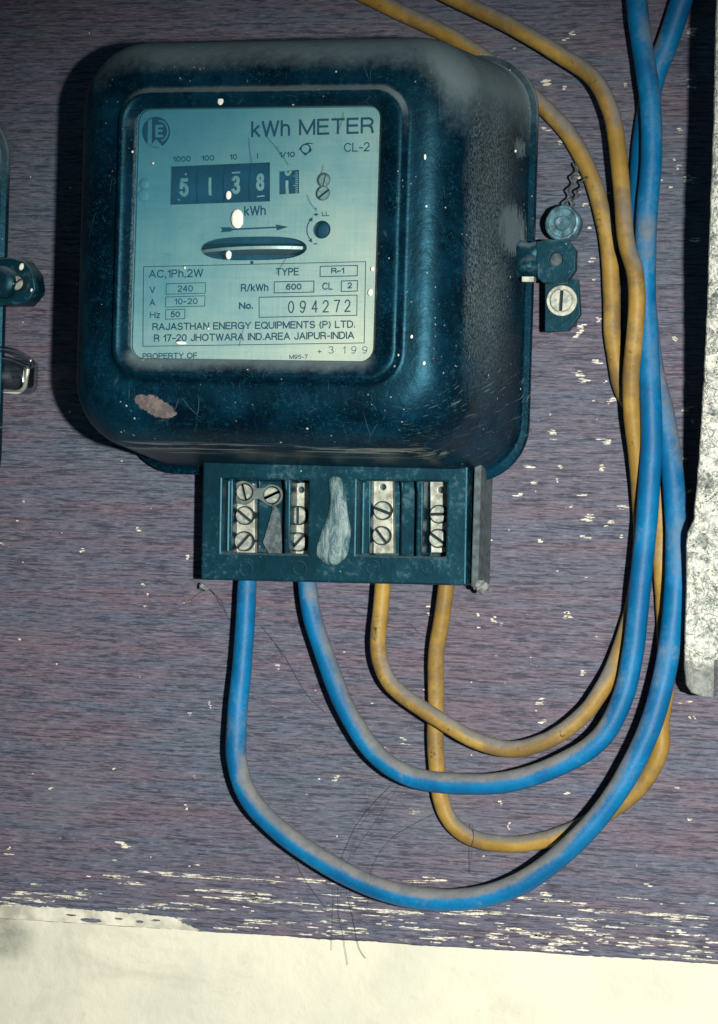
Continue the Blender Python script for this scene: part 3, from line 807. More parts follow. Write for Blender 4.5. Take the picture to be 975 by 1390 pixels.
def cover_mesh():
    R = [rring(-88, 64.5, 15, 168, 19, 8.5), rring(-90, 66.6, 12.8, 170.4, 21, 9.0), rring(-90.4, 67.0, 12.4, 170.8, 21.5, 9.8),
         rring(-90.4, 67.0, 12.4, 170.8, 21.5, 11.6), rring(-90, 66.5, 12.9, 170.3, 21, 12.2), rring(-89.0, 64.6, 15.0, 168.8, 20, 12.4),
         rring(-88.6, 64.0, 15.6, 168.4, 20, 13.2)]
    for k in range(1, 8):
        f = k / 7
        R.append(rring(-88.6 - 2.6 * f, 64.0 - 6.0 * f, 15.6 + 4.6 * f, 168.4 + 0.2 * f, 20 + 4 * f, 13.2 + 44 * f))
    x0, x1, z0, z1, h0 = -91.2, 58.0, 20.2, 168.6, 57.2
    ins, rise = 15.0, 26.0
    for k in range(1, 13):
        a = math.radians(90 * k / 12)
        d = ins * (1 - math.cos(a)); h = h0 + rise * math.sin(a)
        R.append(rring(x0 + d * 1.25, x1 - d * 1.25, z0 + d * 1.35, z1 - d * 1.2, 24 - d * 0.55, h))
    R.append(rring(-71.4, 37.2, 42.8, 149.0, 12.4, 83.4))
    R.append(rring(-70.6, 36.2, 43.8, 148.0, 11.6, 83.6))
    R.append(rring(-70.1, 35.6, 44.5, 147.4, 11.1, 84.2))      # raised window surround
    R.append(rring(-69.5, 34.9, 45.4, 146.6, 10.5, 85.8))
    R.append(rring(-68.8, 34.0, 46.2, 145.9, 9.9, 86.4))
    R.append(rring(-67.6, 32.2, 47.4, 144.8, 8.8, 86.4))
    R.append(rring(-65.8, 28.2, 50.4, 142.8, 6.5, 84.6))
    R.append(rring(-64.9, 26.6, 51.7, 141.8, 5.3, 83.4))
    R.append(rring(-64.5, 26.0, 52.2, 141.4, 4.9, 82.6))
    R.append(rring(-64.3, 25.7, 52.4, 141.2, 4.7, 81.6))
    R.append(rring(-64.3, 25.7, 52.4, 141.2, 4.7, 76.0))
    return loft(R)

def lug_parts(parent, dx=0.0, dz=0.0):
    """seal lug: arm from the shell, upper tab with a hole, lower foot on the board with its screw"""
    def S(name, pts, h, th, m, bev=0.25): return shape(name, [[(x + dx, z + dz) for x, z in lp] for lp in pts], h, th, m, parent, bev)
    def wp(lst, h): return [W(px, py, h) for px, py in lst]
    hx, hz = W(755, 352, 24)
    S('lug_tab', [wp([(729, 329), (746, 326), (772, 328), (781, 340), (780, 366), (768, 383), (738, 383), (731, 377)], 24), circle(hx, hz, 2.7, 24)], 24, 4, M['bakelite'])
    bm = bmesh.new(); lathe(bm, hx + dx, hz + dz, [(2.65, 19.5), (2.65, 22.4), (2.1, 22.9), (1.0, 23.0)]); from_bm('rivet', bm, M['greydust'], parent)
    S('lug_foot', [wp([(741, 380), (784, 380), (787, 426), (772, 448), (741, 450)], 16)], 16, 3, M['bakelite'])
    bm = bmesh.new(); x, z = W(762, 412, 9); box(bm, x - 4.5 + dx, x + 4.5 + dx, z - 8 + dz, z + 6 + dz, 0.0, 12.9); from_bm('lug_spacer', bm, M['inside'], parent)
    x, z = W(762.5, 408, 17.4)
    S('washer', [circle(x, z, 5.4, 36), circle(x, z, 4.0, 36)], 17.2, 1.0, M['brass'])
    slotted_screw('screw', x + dx, z + dz, 18.4, 4.35, math.radians(88), M['screw'], parent, 2.2, 0.15, 1.2, 0.5)
    x, z = W(720, 353, 22); blob('lug_arm', x + dx, z + dz, 19.5, 6.6, 7.0, 5.6, M['bakelite'], parent, 6, 0.45, seg=22)
    # broken clip on the arm
    bm = bmesh.new(); x, z = W(717, 379, 26); box(bm, x - 2.2 + dx, x + 2.2 + dx, z - 0.9 + dz, z + 0.9 + dz, 22.5, 26.3); from_bm('clip', bm, M['brass'], parent)

def build_meter():
    m = empty('energy_meter')
    tag(m, 'dark enamelled electricity meter with nameplate and four wires below', 'meter')
    cv, cf = cover_mesh()
    mesh_of('cover', cv, cf, M['cover'], m, True)
    # back casing under the shell
    v, f = loft([rring(-84, 60.5, 22, 166, 18, 0.0), rring(-84, 60.5, 22, 166, 18, 8.6)], True, True)
    # notch for the yellow cable: the casing keeps clear of the upper right corner
    v2, f2 = loft([rring(-84, 30, 22, 150, 14, 0.0), rring(-84, 30, 22, 150, 14, 8.8)], True, True)
    mesh_of('back_casing', v2, f2, M['inside'], m)
    v3, f3 = loft([rring(-85, 61, 20, 165.5, 18, 8.85), rring(-85, 61, 20, 165.5, 18, 9.4)], True, True)
    mesh_of('back_plate', v3, f3, M['inside'], m)

    # ---- nameplate with its openings
    def q(lst, h=HP): return [W(px, py, h) for px, py in lst]
    outer = [(p.x / MM, p.z / MM) for p in rring(-64.2, 25.6, 52.5, 141.1, 4.6, 0, 6, 3)]
    reg = q([(232, 225.8), (366.5, 220.2), (366.5, 273.4), (231, 278)])
    ten = q([(379, 232.5), (406, 230.5), (406, 262.5), (379, 264)])
    slot = []
    for k in range(48):
        a = 2 * math.pi * k / 48
        c, s = math.cos(a), math.sin(a)
        ex = 72 * math.copysign(abs(c) ** 0.62, c); ey = 16.2 * math.copysign(abs(s) ** 0.95, s)
        slot.append(W(344.8 + ex, 337.2 - ey - ex * 0.014, HP))
    hx, hz = W(437, 311.7, HP); R_ = 12.2 * UNIT * 0.93
    key = []
    ux, uz = W(439, 244, HP); lx, lz = W(438, 262, HP); kr = 9.8 * UNIT * 0.93
    key_u = [(ux + kr * math.cos(a), uz + kr * math.sin(a)) for a in [math.radians(-62 + 304 * k / 24) for k in range(25)]]
    key_l = [(lx + kr * 1.05 * math.cos(a), lz + kr * 1.05 * math.sin(a)) for a in [math.radians(118 + 304 * k / 24) for k in range(25)]]
    # dumb-bell opening: upper ring counter-clockwise from lower right round to lower left, then the lower ring
    plate = shape('nameplate', [outer, reg, ten, slot, circle(hx, hz, R_, 28), key_u + key_l], HP, 0.8, M['plate'], m)
    # bright cut edges
    def rim(loop, grow, name='cut_edge'):
        cx = sum(p[0] for p in loop) / len(loop); cz = sum(p[1] for p in loop) / len(loop)
        big = [(x + (x - cx) / math.hypot(x - cx, z - cz) * grow, z + (z - cz) / math.hypot(x - cx, z - cz) * grow) for x, z in loop]
        return shape(name, [big, loop], HP + 0.12, 0.2, M['digit'], plate)
    rim(slot, 0.22); rim(circle(hx, hz, R_, 28), 0.28)
    # ---- things behind the openings (all part of the meter)
    bm = bmesh.new(); x0, z0 = W(222, 290, 70); x1, z1 = W(415, 212, 70); box(bm, x0, x1, z0, z1, 46, 58); from_bm('register_frame', bm, M['inside'], m)
    def drum(px0, px1, pyc, name='digit_drum'):
        xa, zc = W(px0, pyc, HP - 2); xb, _ = W(px1, pyc, HP - 2); r = 13.0
        bm = bmesh.new(); seg = 64; rings = []
        for x, rr in ((xa, r - 0.4), (xa + 0.25, r), (xb - 0.25, r), (xb, r - 0.4)):
            rings.append([bm.verts.new(V(x, zc + rr * math.sin(2 * math.pi * k / seg), HP - 2.0 - r + rr * math.cos(2 * math.pi * k / seg))) for k in range(seg)])
        for a, b in zip(rings, rings[1:]):
            for k in range(seg): bm.faces.new((a[k], a[(k + 1) % seg], b[(k + 1) % seg], b[k]))
        bm.faces.new(rings[0]); bm.faces.new(rings[-1])
        return from_bm(name, bm, M['drum'], m, False), (zc, r)
    HD = HP - 1.9
    d1, c1 = drum(224, 266, 252); d2, c2 = drum(267, 302, 251); d3, c3 = drum(303, 337, 249.5); d4, c4 = drum(338, 374, 248); d5, c5 = drum(376, 409, 247.5)
    def dg(s, a, b, base, cap, d, c, off=0.012): return text(s, a, b, base, cap, HD, M['digit'], d, 'digit', off, drum=c)
    dg('5', 243, 256, 267, 25, d1, c1); dg('|', 283, 287, 265.5, 25, d2, c2, 0.0); dg('3', 314, 326, 263.5, 25, d3, c3); dg('8', 347.5, 359, 259, 24, d4, c4)
    dg('|', 387.5, 391.5, 264.5, 20, d5, c5, 0.02); dg('0', 385, 396, 239, 22, d5, c5)
    def mark(pts, d, h=HD): return shape('digit_mark', [q(pts, h)], h, 0.12, M['digit'], d)
    mark([(315, 233.5), (326, 232.8), (326, 235), (315, 235.7)], d3, HD - 0.6); mark([(250.5, 236), (253, 234.6), (254, 236.8), (252, 238.4)], d1, HD - 0.5)
    mark([(349, 266), (359, 265), (359, 266.8), (349, 267.6)], d4, HD - 0.7); mark([(242, 269.5), (245, 271.5), (244, 272.6), (241.5, 271)], d1, HD - 0.8)
    for k in range(12):
        y = 233.5 + k * 2.55; L = 7.5 if k % 5 == 2 else 5
        mark([(406 - L, y), (405.6, y - .3), (405.6, y + .6), (406 - L, y + .9)], d5, HD - 0.1 - 0.0006 * (y - 248) ** 2)
    # rotor disc seen edge-on through the slot
    xc, zc = W(347, 337, HP - 6); bm = bmesh.new(); seg = 96
    for zz in (0,):
        rr = [[bm.verts.new(Vector(((xc + 33 * math.cos(2 * math.pi * k / seg)) * MM, (-(HP - 4 - 33) - 33 * math.sin(2 * math.pi * k / seg)) * MM,
               (zc + dz_ + math.tan(PRINT) * 33 * math.cos(2 * math.pi * k / seg)) * MM))) for k in range(seg)] for dz_ in (-0.55, 0.55)]
        for k in range(seg): bm.faces.new((rr[0][k], rr[0][(k + 1) % seg], rr[1][(k + 1) % seg], rr[1][k]))
        bm.faces.new(rr[0]); bm.faces.new(rr[1])
    from_bm('rotor_disc', bm, M['disc'], m)
    bm = bmesh.new(); x0, z0 = W(262, 362, 60); x1, z1 = W(428, 322, 60); box(bm, -58, 22, zc + 2.0, zc + 9, 60, 70); box(bm, -58, 22, zc - 9, zc - 2.0, 60, 70); from_bm('rotor_shield', bm, M['drum'], m)
    bm = bmesh.new(); lathe(bm, hx + 0.3, hz, [(3.2, 70), (3.2, 74.6), (2.4, 75.6), (1.0, 75.9)]); from_bm('adjusting_stud', bm, M['drum'], m, True)
    slotted_screw('plate_screw', ux, uz, HP - 1.0, kr * 0.97, math.radians(78), M['screw'], m, 2.0, 0.10, 0.7, 0.7)
    slotted_screw('plate_screw', lx, lz, HP - 1.4, kr * 1.0, math.radians(38), M['screw'], m, 1.6, 0.16, 0.7, 0.4)
    # left pair of plate screws, painted over
    for px, py, r, hh in ((197, 250, 8.2, 0.9), (195, 265, 8.6, 0.45)):
        x, z = W(px, py, HP); bm = bmesh.new(); rr = r * UNIT * 0.92
        lathe(bm, x, z, [(rr, HP - 0.2), (rr * 0.97, HP + hh * 0.5), (rr * 0.7, HP + hh), (rr * 0.3, HP + hh * 1.15)]); from_bm('plate_screw', bm, M['plate'], m, True)
    # ---- print
    HT = HP + 0.10
    T = lambda s, a, b, y, c, off=0.0, mm='ink', y1=None: text(s, a, b, y, c, HT, M[mm], plate, 'lettering', off, py1=y1)
    T('kWh', 341, 394, 186.5, 22, -0.006, y1=184.6); T('METER', 406, 508, 184.0, 22, -0.006, y1=181)
    T('CL-2', 467, 502, 206.5, 12.5, -0.012)
    T('1000', 235, 259, 220, 7.6, 0.01); T('100', 273.5, 291, 218.5, 7.6, 0.01); T('10', 312, 322, 217, 7.6, 0.01); T('|', 349, 350.6, 215.5, 7.4, 0.012); T('1/10', 379, 400.5, 214, 7.6, 0.02)
    T('kWh', 331.5, 361, 293, 13.5, -0.004)
    T('+', 426, 432.5, 294.5, 7.5, 0.03); T('LL', 437, 447, 293.5, 6, 0.02); T('-', 426, 431, 334, 7, 0.03)
    T('AC,1Ph,2W', 202, 276, 377.5, 11, -0.004); T('TYPE', 374.5, 406, 374.5, 10.5); T('V', 203, 211, 398, 9); T('A', 203, 211, 415, 9); T('Hz', 203.5, 217.5, 432, 9)
    T('240', 241, 262, 396.3, 8.8, -0.004, 'ink_weak'); T('10-20', 237, 268.5, 413.3, 8.2, 0, 'ink'); T('50', 231.5, 244.5, 430.8, 8, 0.012)
    T('R-1', 449.5, 467.5, 371.5, 8, 0.018); T('R/kWh', 327, 364.5, 396, 10.5, 0.002); T('600', 388, 409.5, 393.7, 8.6, 0.018); T('CL', 437.5, 452, 393.5, 10); T('2', 472, 478, 391.6, 8.4, 0.018)
    T('No.', 324.5, 344, 419.8, 9.5, 0.02)
    for ch, a in zip('094272', (391, 407, 423, 438, 453.5, 467.5)): T(ch, a, a + 8.5, 425.4 - (a - 391) * 0.024, 17, -0.022)
    T('RAJASTHAN ENERGY EQUIPMENTS (P) LTD.', 207, 482.5, 448.5, 10, 0.004, 'ink_weak', 445)
    T('R 17-20 JHOTWARA IND.AREA JAIPUR-INDIA', 209, 481, 464, 10, 0.004, 'ink_weak', 460)
    T('PROPERTY OF', 193.5, 268, 487.5, 8, 0.004, 'ink_weak', 486.5); T('M95-7', 393, 418, 487.5, 6, 0.0, 'ink_weak'); T('+', 431, 437, 481, 9, -0.02, 'ink_weak'); T('3', 446, 453, 480, 10, -0.025, 'ink_weak'); T('1', 466, 469, 480, 10, -0.025, 'ink_weak'); T('9', 477, 484, 480, 10, -0.03, 'ink_weak'); T('9', 492, 499, 480, 10, -0.03, 'ink_weak')
    def frame(a, b, c, d, w=1.0, inkn='ink'):
        """rectangular ruled box from pixel corners tl tr br bl"""
        P = [W(*p, HT) for p in (a, b, c, d)]
        cx = sum(p[0] for p in P) / 4; cz = sum(p[1] for p in P) / 4; t = w * 0.26
        inn = [(x - math.copysign(t, x - cx), z - math.copysign(t, z - cz)) for x, z in P]
        shape('ruled_box', [P, inn], HT, 0.06, M[inkn], plate)
    frame((194.5, 361.6), (497, 354.6), (495, 466), (193.6, 470.6), 1.0)
    frame((225.5, 384.8), (279.7, 383.2), (279, 398.4), (225, 399.8), 0.9); frame((224.6, 402.8), (279, 401), (278.3, 415.8), (224.3, 417.4), 0.9); frame((224.6, 420), (251.6, 419.2), (251.3, 433), (224.3, 433.8), 0.9)
    frame((434.3, 361), (486, 359.6), (485.6, 375), (434, 376), 1.2); frame((372, 382), (427, 380.8), (426.6, 397), (371.7, 398.2), 1.2); frame((463, 380.8), (486, 380.2), (485.6, 395.6), (462.7, 396.4), 1.2)
    frame((351.3, 403), (485.4, 400), (485, 428.5), (351.3, 431.3), 1.1)
    def inkshape(pts, name='printed_mark', holes=()): return shape(name, [q(pts, HT)] + [q(hh, HT) for hh in holes], HT, 0.06, M['ink'], plate)
    inkshape([(299, 308.7), (312, 308.4), (316, 310.2), (375, 307.6), (375, 304.6), (391.5, 308), (375.5, 312.8), (375.5, 309.6), (316, 312.4), (312, 314.4), (299, 315.4), (302, 312)], 'rotation_arrow')
    inkshape([(340, 353.6), (344, 353.5), (344, 358.6), (340, 358.7)])
    arc = [(437 - 21 * math.cos(math.radians(t)), 312 - 21 * math.sin(math.radians(t))) for t in range(-42, 43, 6)]
    arc2 = [(437 - 19.6 * math.cos(math.radians(t)), 312 - 19.6 * math.sin(math.radians(t))) for t in range(42, -43, -6)]
    inkshape(arc + arc2, 'adjust_arc'); inkshape([(424.5, 294.5), (424, 301), (418.5, 298.5)], 'arrow_head'); inkshape([(424.2, 329.5), (418.4, 327), (423.2, 323.2)], 'arrow_head')
    n_ = 24
    inkshape([(415 + 7.3 * math.cos(2 * math.pi * k / n_), 202 + 7.1 * math.sin(2 * math.pi * k / n_)) for k in range(n_)], 'rotor_symbol', [[(415 + 5.5 * math.cos(2 * math.pi * k / n_), 202 + 5.3 * math.sin(2 * math.pi * k / n_)) for k in range(n_)]])
    for pts in ([(412, 195.6), (418, 193.4), (425, 194.6), (425, 196), (419, 195.2), (416, 196.4)], [(420.8, 199), (423.5, 203.5), (421, 207), (419, 205.5)], [(417, 209), (414.5, 211.5), (411.5, 208.4), (413, 207)], [(409.8, 204), (405.5, 203), (407.5, 199.5), (409.6, 200)]):
        inkshape(pts, 'rotor_symbol')
    # maker's emblem: dark shield shaped disc with pale strokes
    pts = []
    for k in range(40):
        a = 2 * math.pi * k / 40
        r = 1.0 if math.sin(a) < 0.35 else 1.0 + 0.10 * math.sin(a)
        pts.append((212 + 19 * math.cos(a), 178.5 + 20.0 * math.sin(a) * r))
    em = shape('emblem', [q(pts, HT)], HT, 0.06, M['ink_weak'], plate)
    def pale(pts_): shape('emblem_stroke', [q(pts_, HT + 0.12)], HT + 0.12, 0.06, M['plate'], plate)
    pale([(201, 163), (206.5, 161.5), (206, 198), (200.5, 196)])
    text('E', 211, 222, 186.5, 17, HT + 0.14, M['plate'], plate, 'emblem_stroke', 0.02)
    rr = [(216 + 13 * math.cos(math.radians(t)), 178 + 15 * math.sin(math.radians(t))) for t in range(-95, 80, 12)] + [(216 + 11 * math.cos(math.radians(t)), 178 + 13 * math.sin(math.radians(t))) for t in range(76, -96, -12)]
    pale(rr)
    pale([(203, 199), (212, 189), (222, 200)])
    # ---- glass
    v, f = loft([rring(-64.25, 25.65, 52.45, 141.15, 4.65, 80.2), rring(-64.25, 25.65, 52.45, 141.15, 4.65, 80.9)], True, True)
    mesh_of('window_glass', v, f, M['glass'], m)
    # drops of lime wash: on the glass and the shell
    rnd = random.Random(3)
    for px, py, rx, rz, h in ((322.5, 297, 9.3, 14, 80.9), (310.5, 265, 4.2, 6.2, 80.9), (310.5, 346, 4.3, 6.5, 80.9), (503, 397, 3.4, 5.0, 80.9), (506, 365, 2.6, 3.2, 80.9), (299.5, 137, 4.4, 6.0, 85.2),
                              (246, 465.5, 8, 2.2, 80.9), (251, 363.5, 1.6, 1.8, 80.9), (208, 221.5, 1.5, 1.6, 80.9), (283, 446, 1.4, 1.6, 80.9), (487, 122, 2, 2.2, 85.5),
                              (180, 206, 1.6, 1.8, 84.5), (577, 213, 1.9, 4.6, 82.8), (620, 128, 1.3, 1.8, 72), (559, 457, 1.8, 2.6, 83.5), (576, 493, 2.0, 2.6, 82.5), (324, 94, 2, 2, 77), (519, 123, 1.8, 1.9, 84.5), (579, 280, 1.6, 1.6, 83), (700, 205, 1.5, 2, 40)):
        x, z = W(px, py, h)
        blob('lime_drop', x, z, h, rx * .255, rz * .255, 0.22, M['drop'], m, rnd.randint(0, 99), 0.12, rot=rnd.uniform(-.1, .1))
    # ---- terminal block
    X = lambda px, h=24: W(px, 715, h)[0]
    Z = lambda py, h=24: W(450, py, h)[1]
    xs = [X(274), X(301), X(317, 16), X(349, 12), X(386, 20), X(394, 20), X(418), X(484), X(503, 16), X(543, 14), X(565, 20), X(574, 20), X(606), X(634)]
    zs = [Z(791), Z(753), Z(668), Z(652), Z(628)]
    F = 24.0
    mid = [F, 17, 8, 11, 8, 21, 8, F, 16, 8, 13, 20, 8, F]
    mid = [F, 17, 8, 11, 20, 8, F, 16, 8, 13, 20, 8, F]
    full = [F] * 13
    midtop = mid
    tb = heightfield('terminal_block', xs, zs, [full, mid, midtop, full], M['bakelite'], m, 1.0, 0.7)
    ctr = V(W(455, 715, 12)[0], W(455, 715, 12)[1], 0)
    tb.matrix_local = Matrix.Translation(ctr) @ Matrix.Rotation(math.radians(0.8), 4, Vector((0, -1, 0))) @ Matrix.Translation(-ctr)
    # two terminal strips in each bay
    def strip(px0, px1, py0, py1, h=11.2, holes=()):
        P = [W(px0, py0, h), W(px1, py0, h), W(px1, py1, h), W(px0, py1, h)]
        shape('terminal_strip', [P] + [circle(*W(a, b, h), 1.5, 16) for a, b in holes], h, 3.0, M['brass'], tb, 0.3)
    strip(322, 345, 656, 751); strip(396, 420, 656, 751, holes=((410, 664),)); strip(508, 533, 654, 751, holes=((521, 662),)); strip(586, 610, 654, 751, holes=((600, 667),))
    for px, py, a, r in ((331.5, 666, 105, 11), (331, 698, -38, 11.8), (329.5, 733, 48, 12.6), (368.5, 671, 25, 11.2), (404, 699, 90, 12), (403.5, 735, 48, 12), (518.5, 694, -20, 11.8), (516.5, 728, -52, 11.8), (595, 700, 2, 11.6), (593.5, 733, -35, 11.8)):
        x, z = W(px, py, 14.5)
        slotted_screw('terminal_screw', x, z, 14.5, r * UNIT * 0.96, math.radians(a), M['screw'], tb, 6.0, 0.19, 1.5, 0.3)
    # link bar joining the two upper left screws
    pts = [(331 + 15.5 * math.cos(math.radians(t)), 667 - 15.5 * math.sin(math.radians(t))) for t in range(40, 331, 12)] + [(352, 675)] + [(370 + 14 * math.cos(math.radians(t)), 671 - 14 * math.sin(math.radians(t))) for t in range(-140, 141, 12)] + [(350, 662)]
    shape('link_bar', [q(pts, 12.8)], 12.8, 1.2, M['link'], tb, 0.2)
    # old sealing putty run down the middle
    bm = bmesh.new(); rings = []
    prof = [(456, 646, 8, 3.5), (457, 660, 12, 4.5), (460, 680, 12, 4), (460, 700, 14, 4), (457, 720, 20, 4.2), (454, 738, 24, 4.2), (452, 752, 24, 3.6), (451, 761, 16, 2.4), (451, 767, 6, 0.8)]
    for cxp, cyp, wpx, th in prof:
        x, z = W(cxp, cyp, 24); ring = []
        for k in range(18):
            a = 2 * math.pi * k / 18; nn = 1 + 0.35 * noise.noise(Vector((math.cos(a) * 1.5, math.sin(a) * 1.5, cyp * 0.06)))
            ring.append(bm.verts.new(V(x + wpx * .26 * math.cos(a) * nn, z + 0.3 * math.sin(3 * a), 24.0 + th * max(-0.3, math.sin(a)) * 0.55 * nn)))
        rings.append(ring)
    for a, b in zip(rings, rings[1:]):
        for k in range(18): bm.faces.new((a[k], a[(k + 1) % 18], b[(k + 1) % 18], b[k]))
    bm.faces.new(rings[0]); bm.faces.new(rings[-1])
    o = from_bm('sealing_putty', bm, M['wax'], tb, True)
    sm = o.modifiers.new('s', 'SUBSURF'); sm.levels = sm.render_levels = 2
    # moulded rings below each bay
    for px in (333, 406, 505, 580):
        x, z = W(px, 771, 24); r = 10.5 * .26
        shape('moulded_ring', [circle(x, z, r, 24), circle(x, z, r - 0.5, 24)], 24.35, 0.6, M['bakelite'], tb, 0.1)
    # dust drift in the first bay
    pts = [(366, 750), (358, 735), (372, 690), (370, 680), (379, 696), (382, 750)]
    shape('dust_drift', [q(pts, 12.6)], 12.6, 1.0, M['drift'], tb, 0.4)
    # dusty steel flank standing right of the block
    bm = bmesh.new(); xa, za = W(646, 800, 8); xb, zb = W(661, 628, 8)
    box(bm, W(641.5, 720, 21)[0], W(651, 720, 21)[0], W(650, 797, 21)[1], W(650, 630, 21)[1], 0.0, 21.0)
    o = from_bm('side_flank', bm, M['greydust'], m); bv = o.modifiers.new('b', 'BEVEL'); bv.width = 0.0005; bv.segments = 2
    x, z = W(653, 796, 20); blob('dust_clump', x, z, 19.5, 2.4, 2.2, 2.2, M['fluff'], m, 4, 0.9, seg=22)
    x, z = W(276, 797, 6); blob('dust_clump', x, z, 5.0, 2.2, 1.0, 2, M['fluff'], m, 9, 0.9, seg=22, rot=-0.5)
    lug_parts(m)
    return m
meter = build_meter()

def build_neighbour():
    """the next meter on the left: only its right flange and lug reach into view"""
    n = empty('energy_meter', V(-209.5, -16, 0))
    tag(n, 'second dark meter cut off by the left edge of the picture', 'meter')
    src = [c for c in meter.children if c.name.split('.')[0] in ('cover', 'back_casing', 'back_plate')]
    for c in src:
        d = c.copy(); COL.objects.link(d); d.parent = n
    # its lug: thick dark bracket with a bright bolt and a pointed end
    ox, oz = 209.5, 16
    def wp(lst, h): return [(a + ox, b + oz) for a, b in (W(px, py, h) for px, py in lst)]
    shape('lug_tab', [wp([(-30, 358), (12, 352), (32, 356), (44, 372), (47, 392), (40, 404), (33, 411), (-30, 411)], 24)], 24, 9, M['bakelite'], n, 0.8)
    shape('lug_foot', [wp([(20, 396), (44, 391), (53, 399), (46, 405), (20, 406)], 9)], 9, 5, M['inside'], n, 0.4)
    bm = bmesh.new(); x, z = wp([(8, 384)], 24)[0]; lathe(bm, x, z, [(6.2, 20), (6.2, 29), (5.4, 30.2), (2, 30.6)]); from_bm('lug_boss', bm, M['bakelite'], n, True)
    x, z = wp([(22, 384)], 28)[0]; slotted_screw('screw', x, z, 28.5, 2.7, 0.6, M['screw'], n, 5, 0.14, 0.8, 0.6)
    x, z = wp([(29, 362)], 25)[0]; blob('bright_nick', x, z, 24.8, 1.0, 1.5, 0.6, M['drop'], n, 2, rot=-0.3)
    x, z = wp([(44, 394)], 24)[0]; blob('bright_nick', x, z, 24.6, 0.5, 0.8, 0.6, M['drop'], n, 5, rot=-0.3)
build_neighbour()

# clear plastic seal hanging under the neighbour's lug
def build_plastic_seal():
    o = empty('plastic_seal', V(*W(18, 503, 10), 0))
    tag(o, 'clear glossy plastic seal at the left edge below the dark lug', 'seal')
    inv = Matrix.Translation(-Vector(o.location))
    def L(px, py, h): x, z = W(px, py, h); return V(x, z, h)
    bm = bmesh.new()
    ring = [L(*p) for p in spline([(-14, 478, 12), (2, 474, 13), (20, 477, 14), (38, 487, 14), (44, 493, 13), (38, 497, 12), (20, 490, 11), (0, 486, 11), (-14, 488, 12)], 5)]
    tube(bm, ring, 0.0012, 10); a = from_bm('rim', bm, M['clear'], o, True); a.matrix_parent_inverse = inv
    x0, z0 = W(-18, 533, 10); x1, z1 = W(42, 486, 10)
    v, f = loft([rring(x0, x1, z0, z1, 4, 2.0), rring(x0 - .2, x1 + .2, z0 - .2, z1 + .2, 4.2, 6), rring(x0 + .4, x1 - .4, z0 + .4, z1 - .4, 4, 10), rring(x0 + 2, x1 - 2, z0 + 2, z1 - 2, 3, 12)], True, True)
    b = mesh_of('shell', v, f, M['clear'], o, True); b.matrix_parent_inverse = inv
    bm = bmesh.new(); tube(bm, [L(*p) for p in spline([(38, 498, 10), (36, 512, 10), (33, 526, 9), (24, 532, 9), (8, 531, 9), (-8, 530, 9)], 5)], 0.0009, 8)
    c = from_bm('inner_wire', bm, M['disc'], o, True); c.matrix_parent_inverse = inv
build_plastic_seal()

# ------------------------------------------------------------------ lead seal with twisted wire
def build_lead_seal():
    x, z = W(764, 303, 15)
    o = empty('lead_seal', V(x, z, 0)); inv = Matrix.Translation(-Vector(o.location))
    tag(o, 'round blue grey lead seal on twisted wire above the meter lug', 'seal')
    bm = bmesh.new()
    lathe(bm, x, z, [(6.0, 9.0), (6.6, 9.6), (6.65, 15.2), (6.1, 16.0), (5.4, 16.1), (5.0, 15.4), (3.0, 15.2), (2.6, 15.9), (1.0, 15.7)], 22)
    for v in bm.verts:
        p = v.co * 1000
        v.co.x += 0.0005 * noise.noise(p * 0.22); v.co.z += 0.0005 * noise.noise(p * 0.22 + Vector((5, 0, 0)))
        v.co.y += 0.0007 * noise.noise(p * 0.3 + Vector((0, 9, 0))) - (v.co.x - x * MM) * 0.10
    a = from_bm('disc', bm, M['lead'], o, False); a.matrix_parent_inverse = inv
    for ph, end in ((0, (784, 222)), (math.pi, (795, 240))):
        bm = bmesh.new(); pts = []
        p0 = (770 + (4 if ph else -2), 284); n = 60
        for k in range(n + 1):
            f = k / n
            px = p0[0] + (end[0] - p0[0]) * f; py = p0[1] + (end[1] - p0[1]) * f
            xx, zz = W(px, py, 13 - 4 * f)
            tw = f * 22 + ph
            pts.append(V(xx + 0.75 * math.cos(tw), zz, 13 - 4 * f + 0.75 * math.sin(tw)))
        tube(bm, pts, 0.00042, 6); b = from_bm('wire', bm, M['wire'], o, True); b.matrix_parent_inverse = inv
build_lead_seal()

# ------------------------------------------------------------------ cables
def cable(name, ctrl, r0, r1, m, label, group):
    ctrl = [(px, py, h if py < 740 or h < 13 else 13 + (h - 13) * 0.45) for px, py, h in ctrl]
    pts = spline(ctrl, 9); P = []; rad = []
    for i, (px, py, h) in enumerate(pts):
        x, z = W(px, py, h)
        x += 0.40 * noise.noise(Vector((i * 0.09, r1 * 7, 0.3))) + 0.06 * noise.noise(Vector((i * 0.45, r1 * 7, 5)))
        z += 0.40 * noise.noise(Vector((i * 0.09, r1 * 7, 9.3))) + 0.10 * noise.noise(Vector((i * 0.45, r1 * 7, 7)))
        P.append(V(x, z, h)); rad.append((r0 + (r1 - r0) * min(1, i / (len(pts) * 0.25))) * MM * (1 + 0.03 * noise.noise(Vector((i * 0.17, r0, 2)))))
    # even spacing keeps the skin smooth
    bm = bmesh.new(); tube(bm, P, rad, 24)
    o = from_bm(name, bm, m, None, True)
    tag(o, label, 'cable', group)
    return o

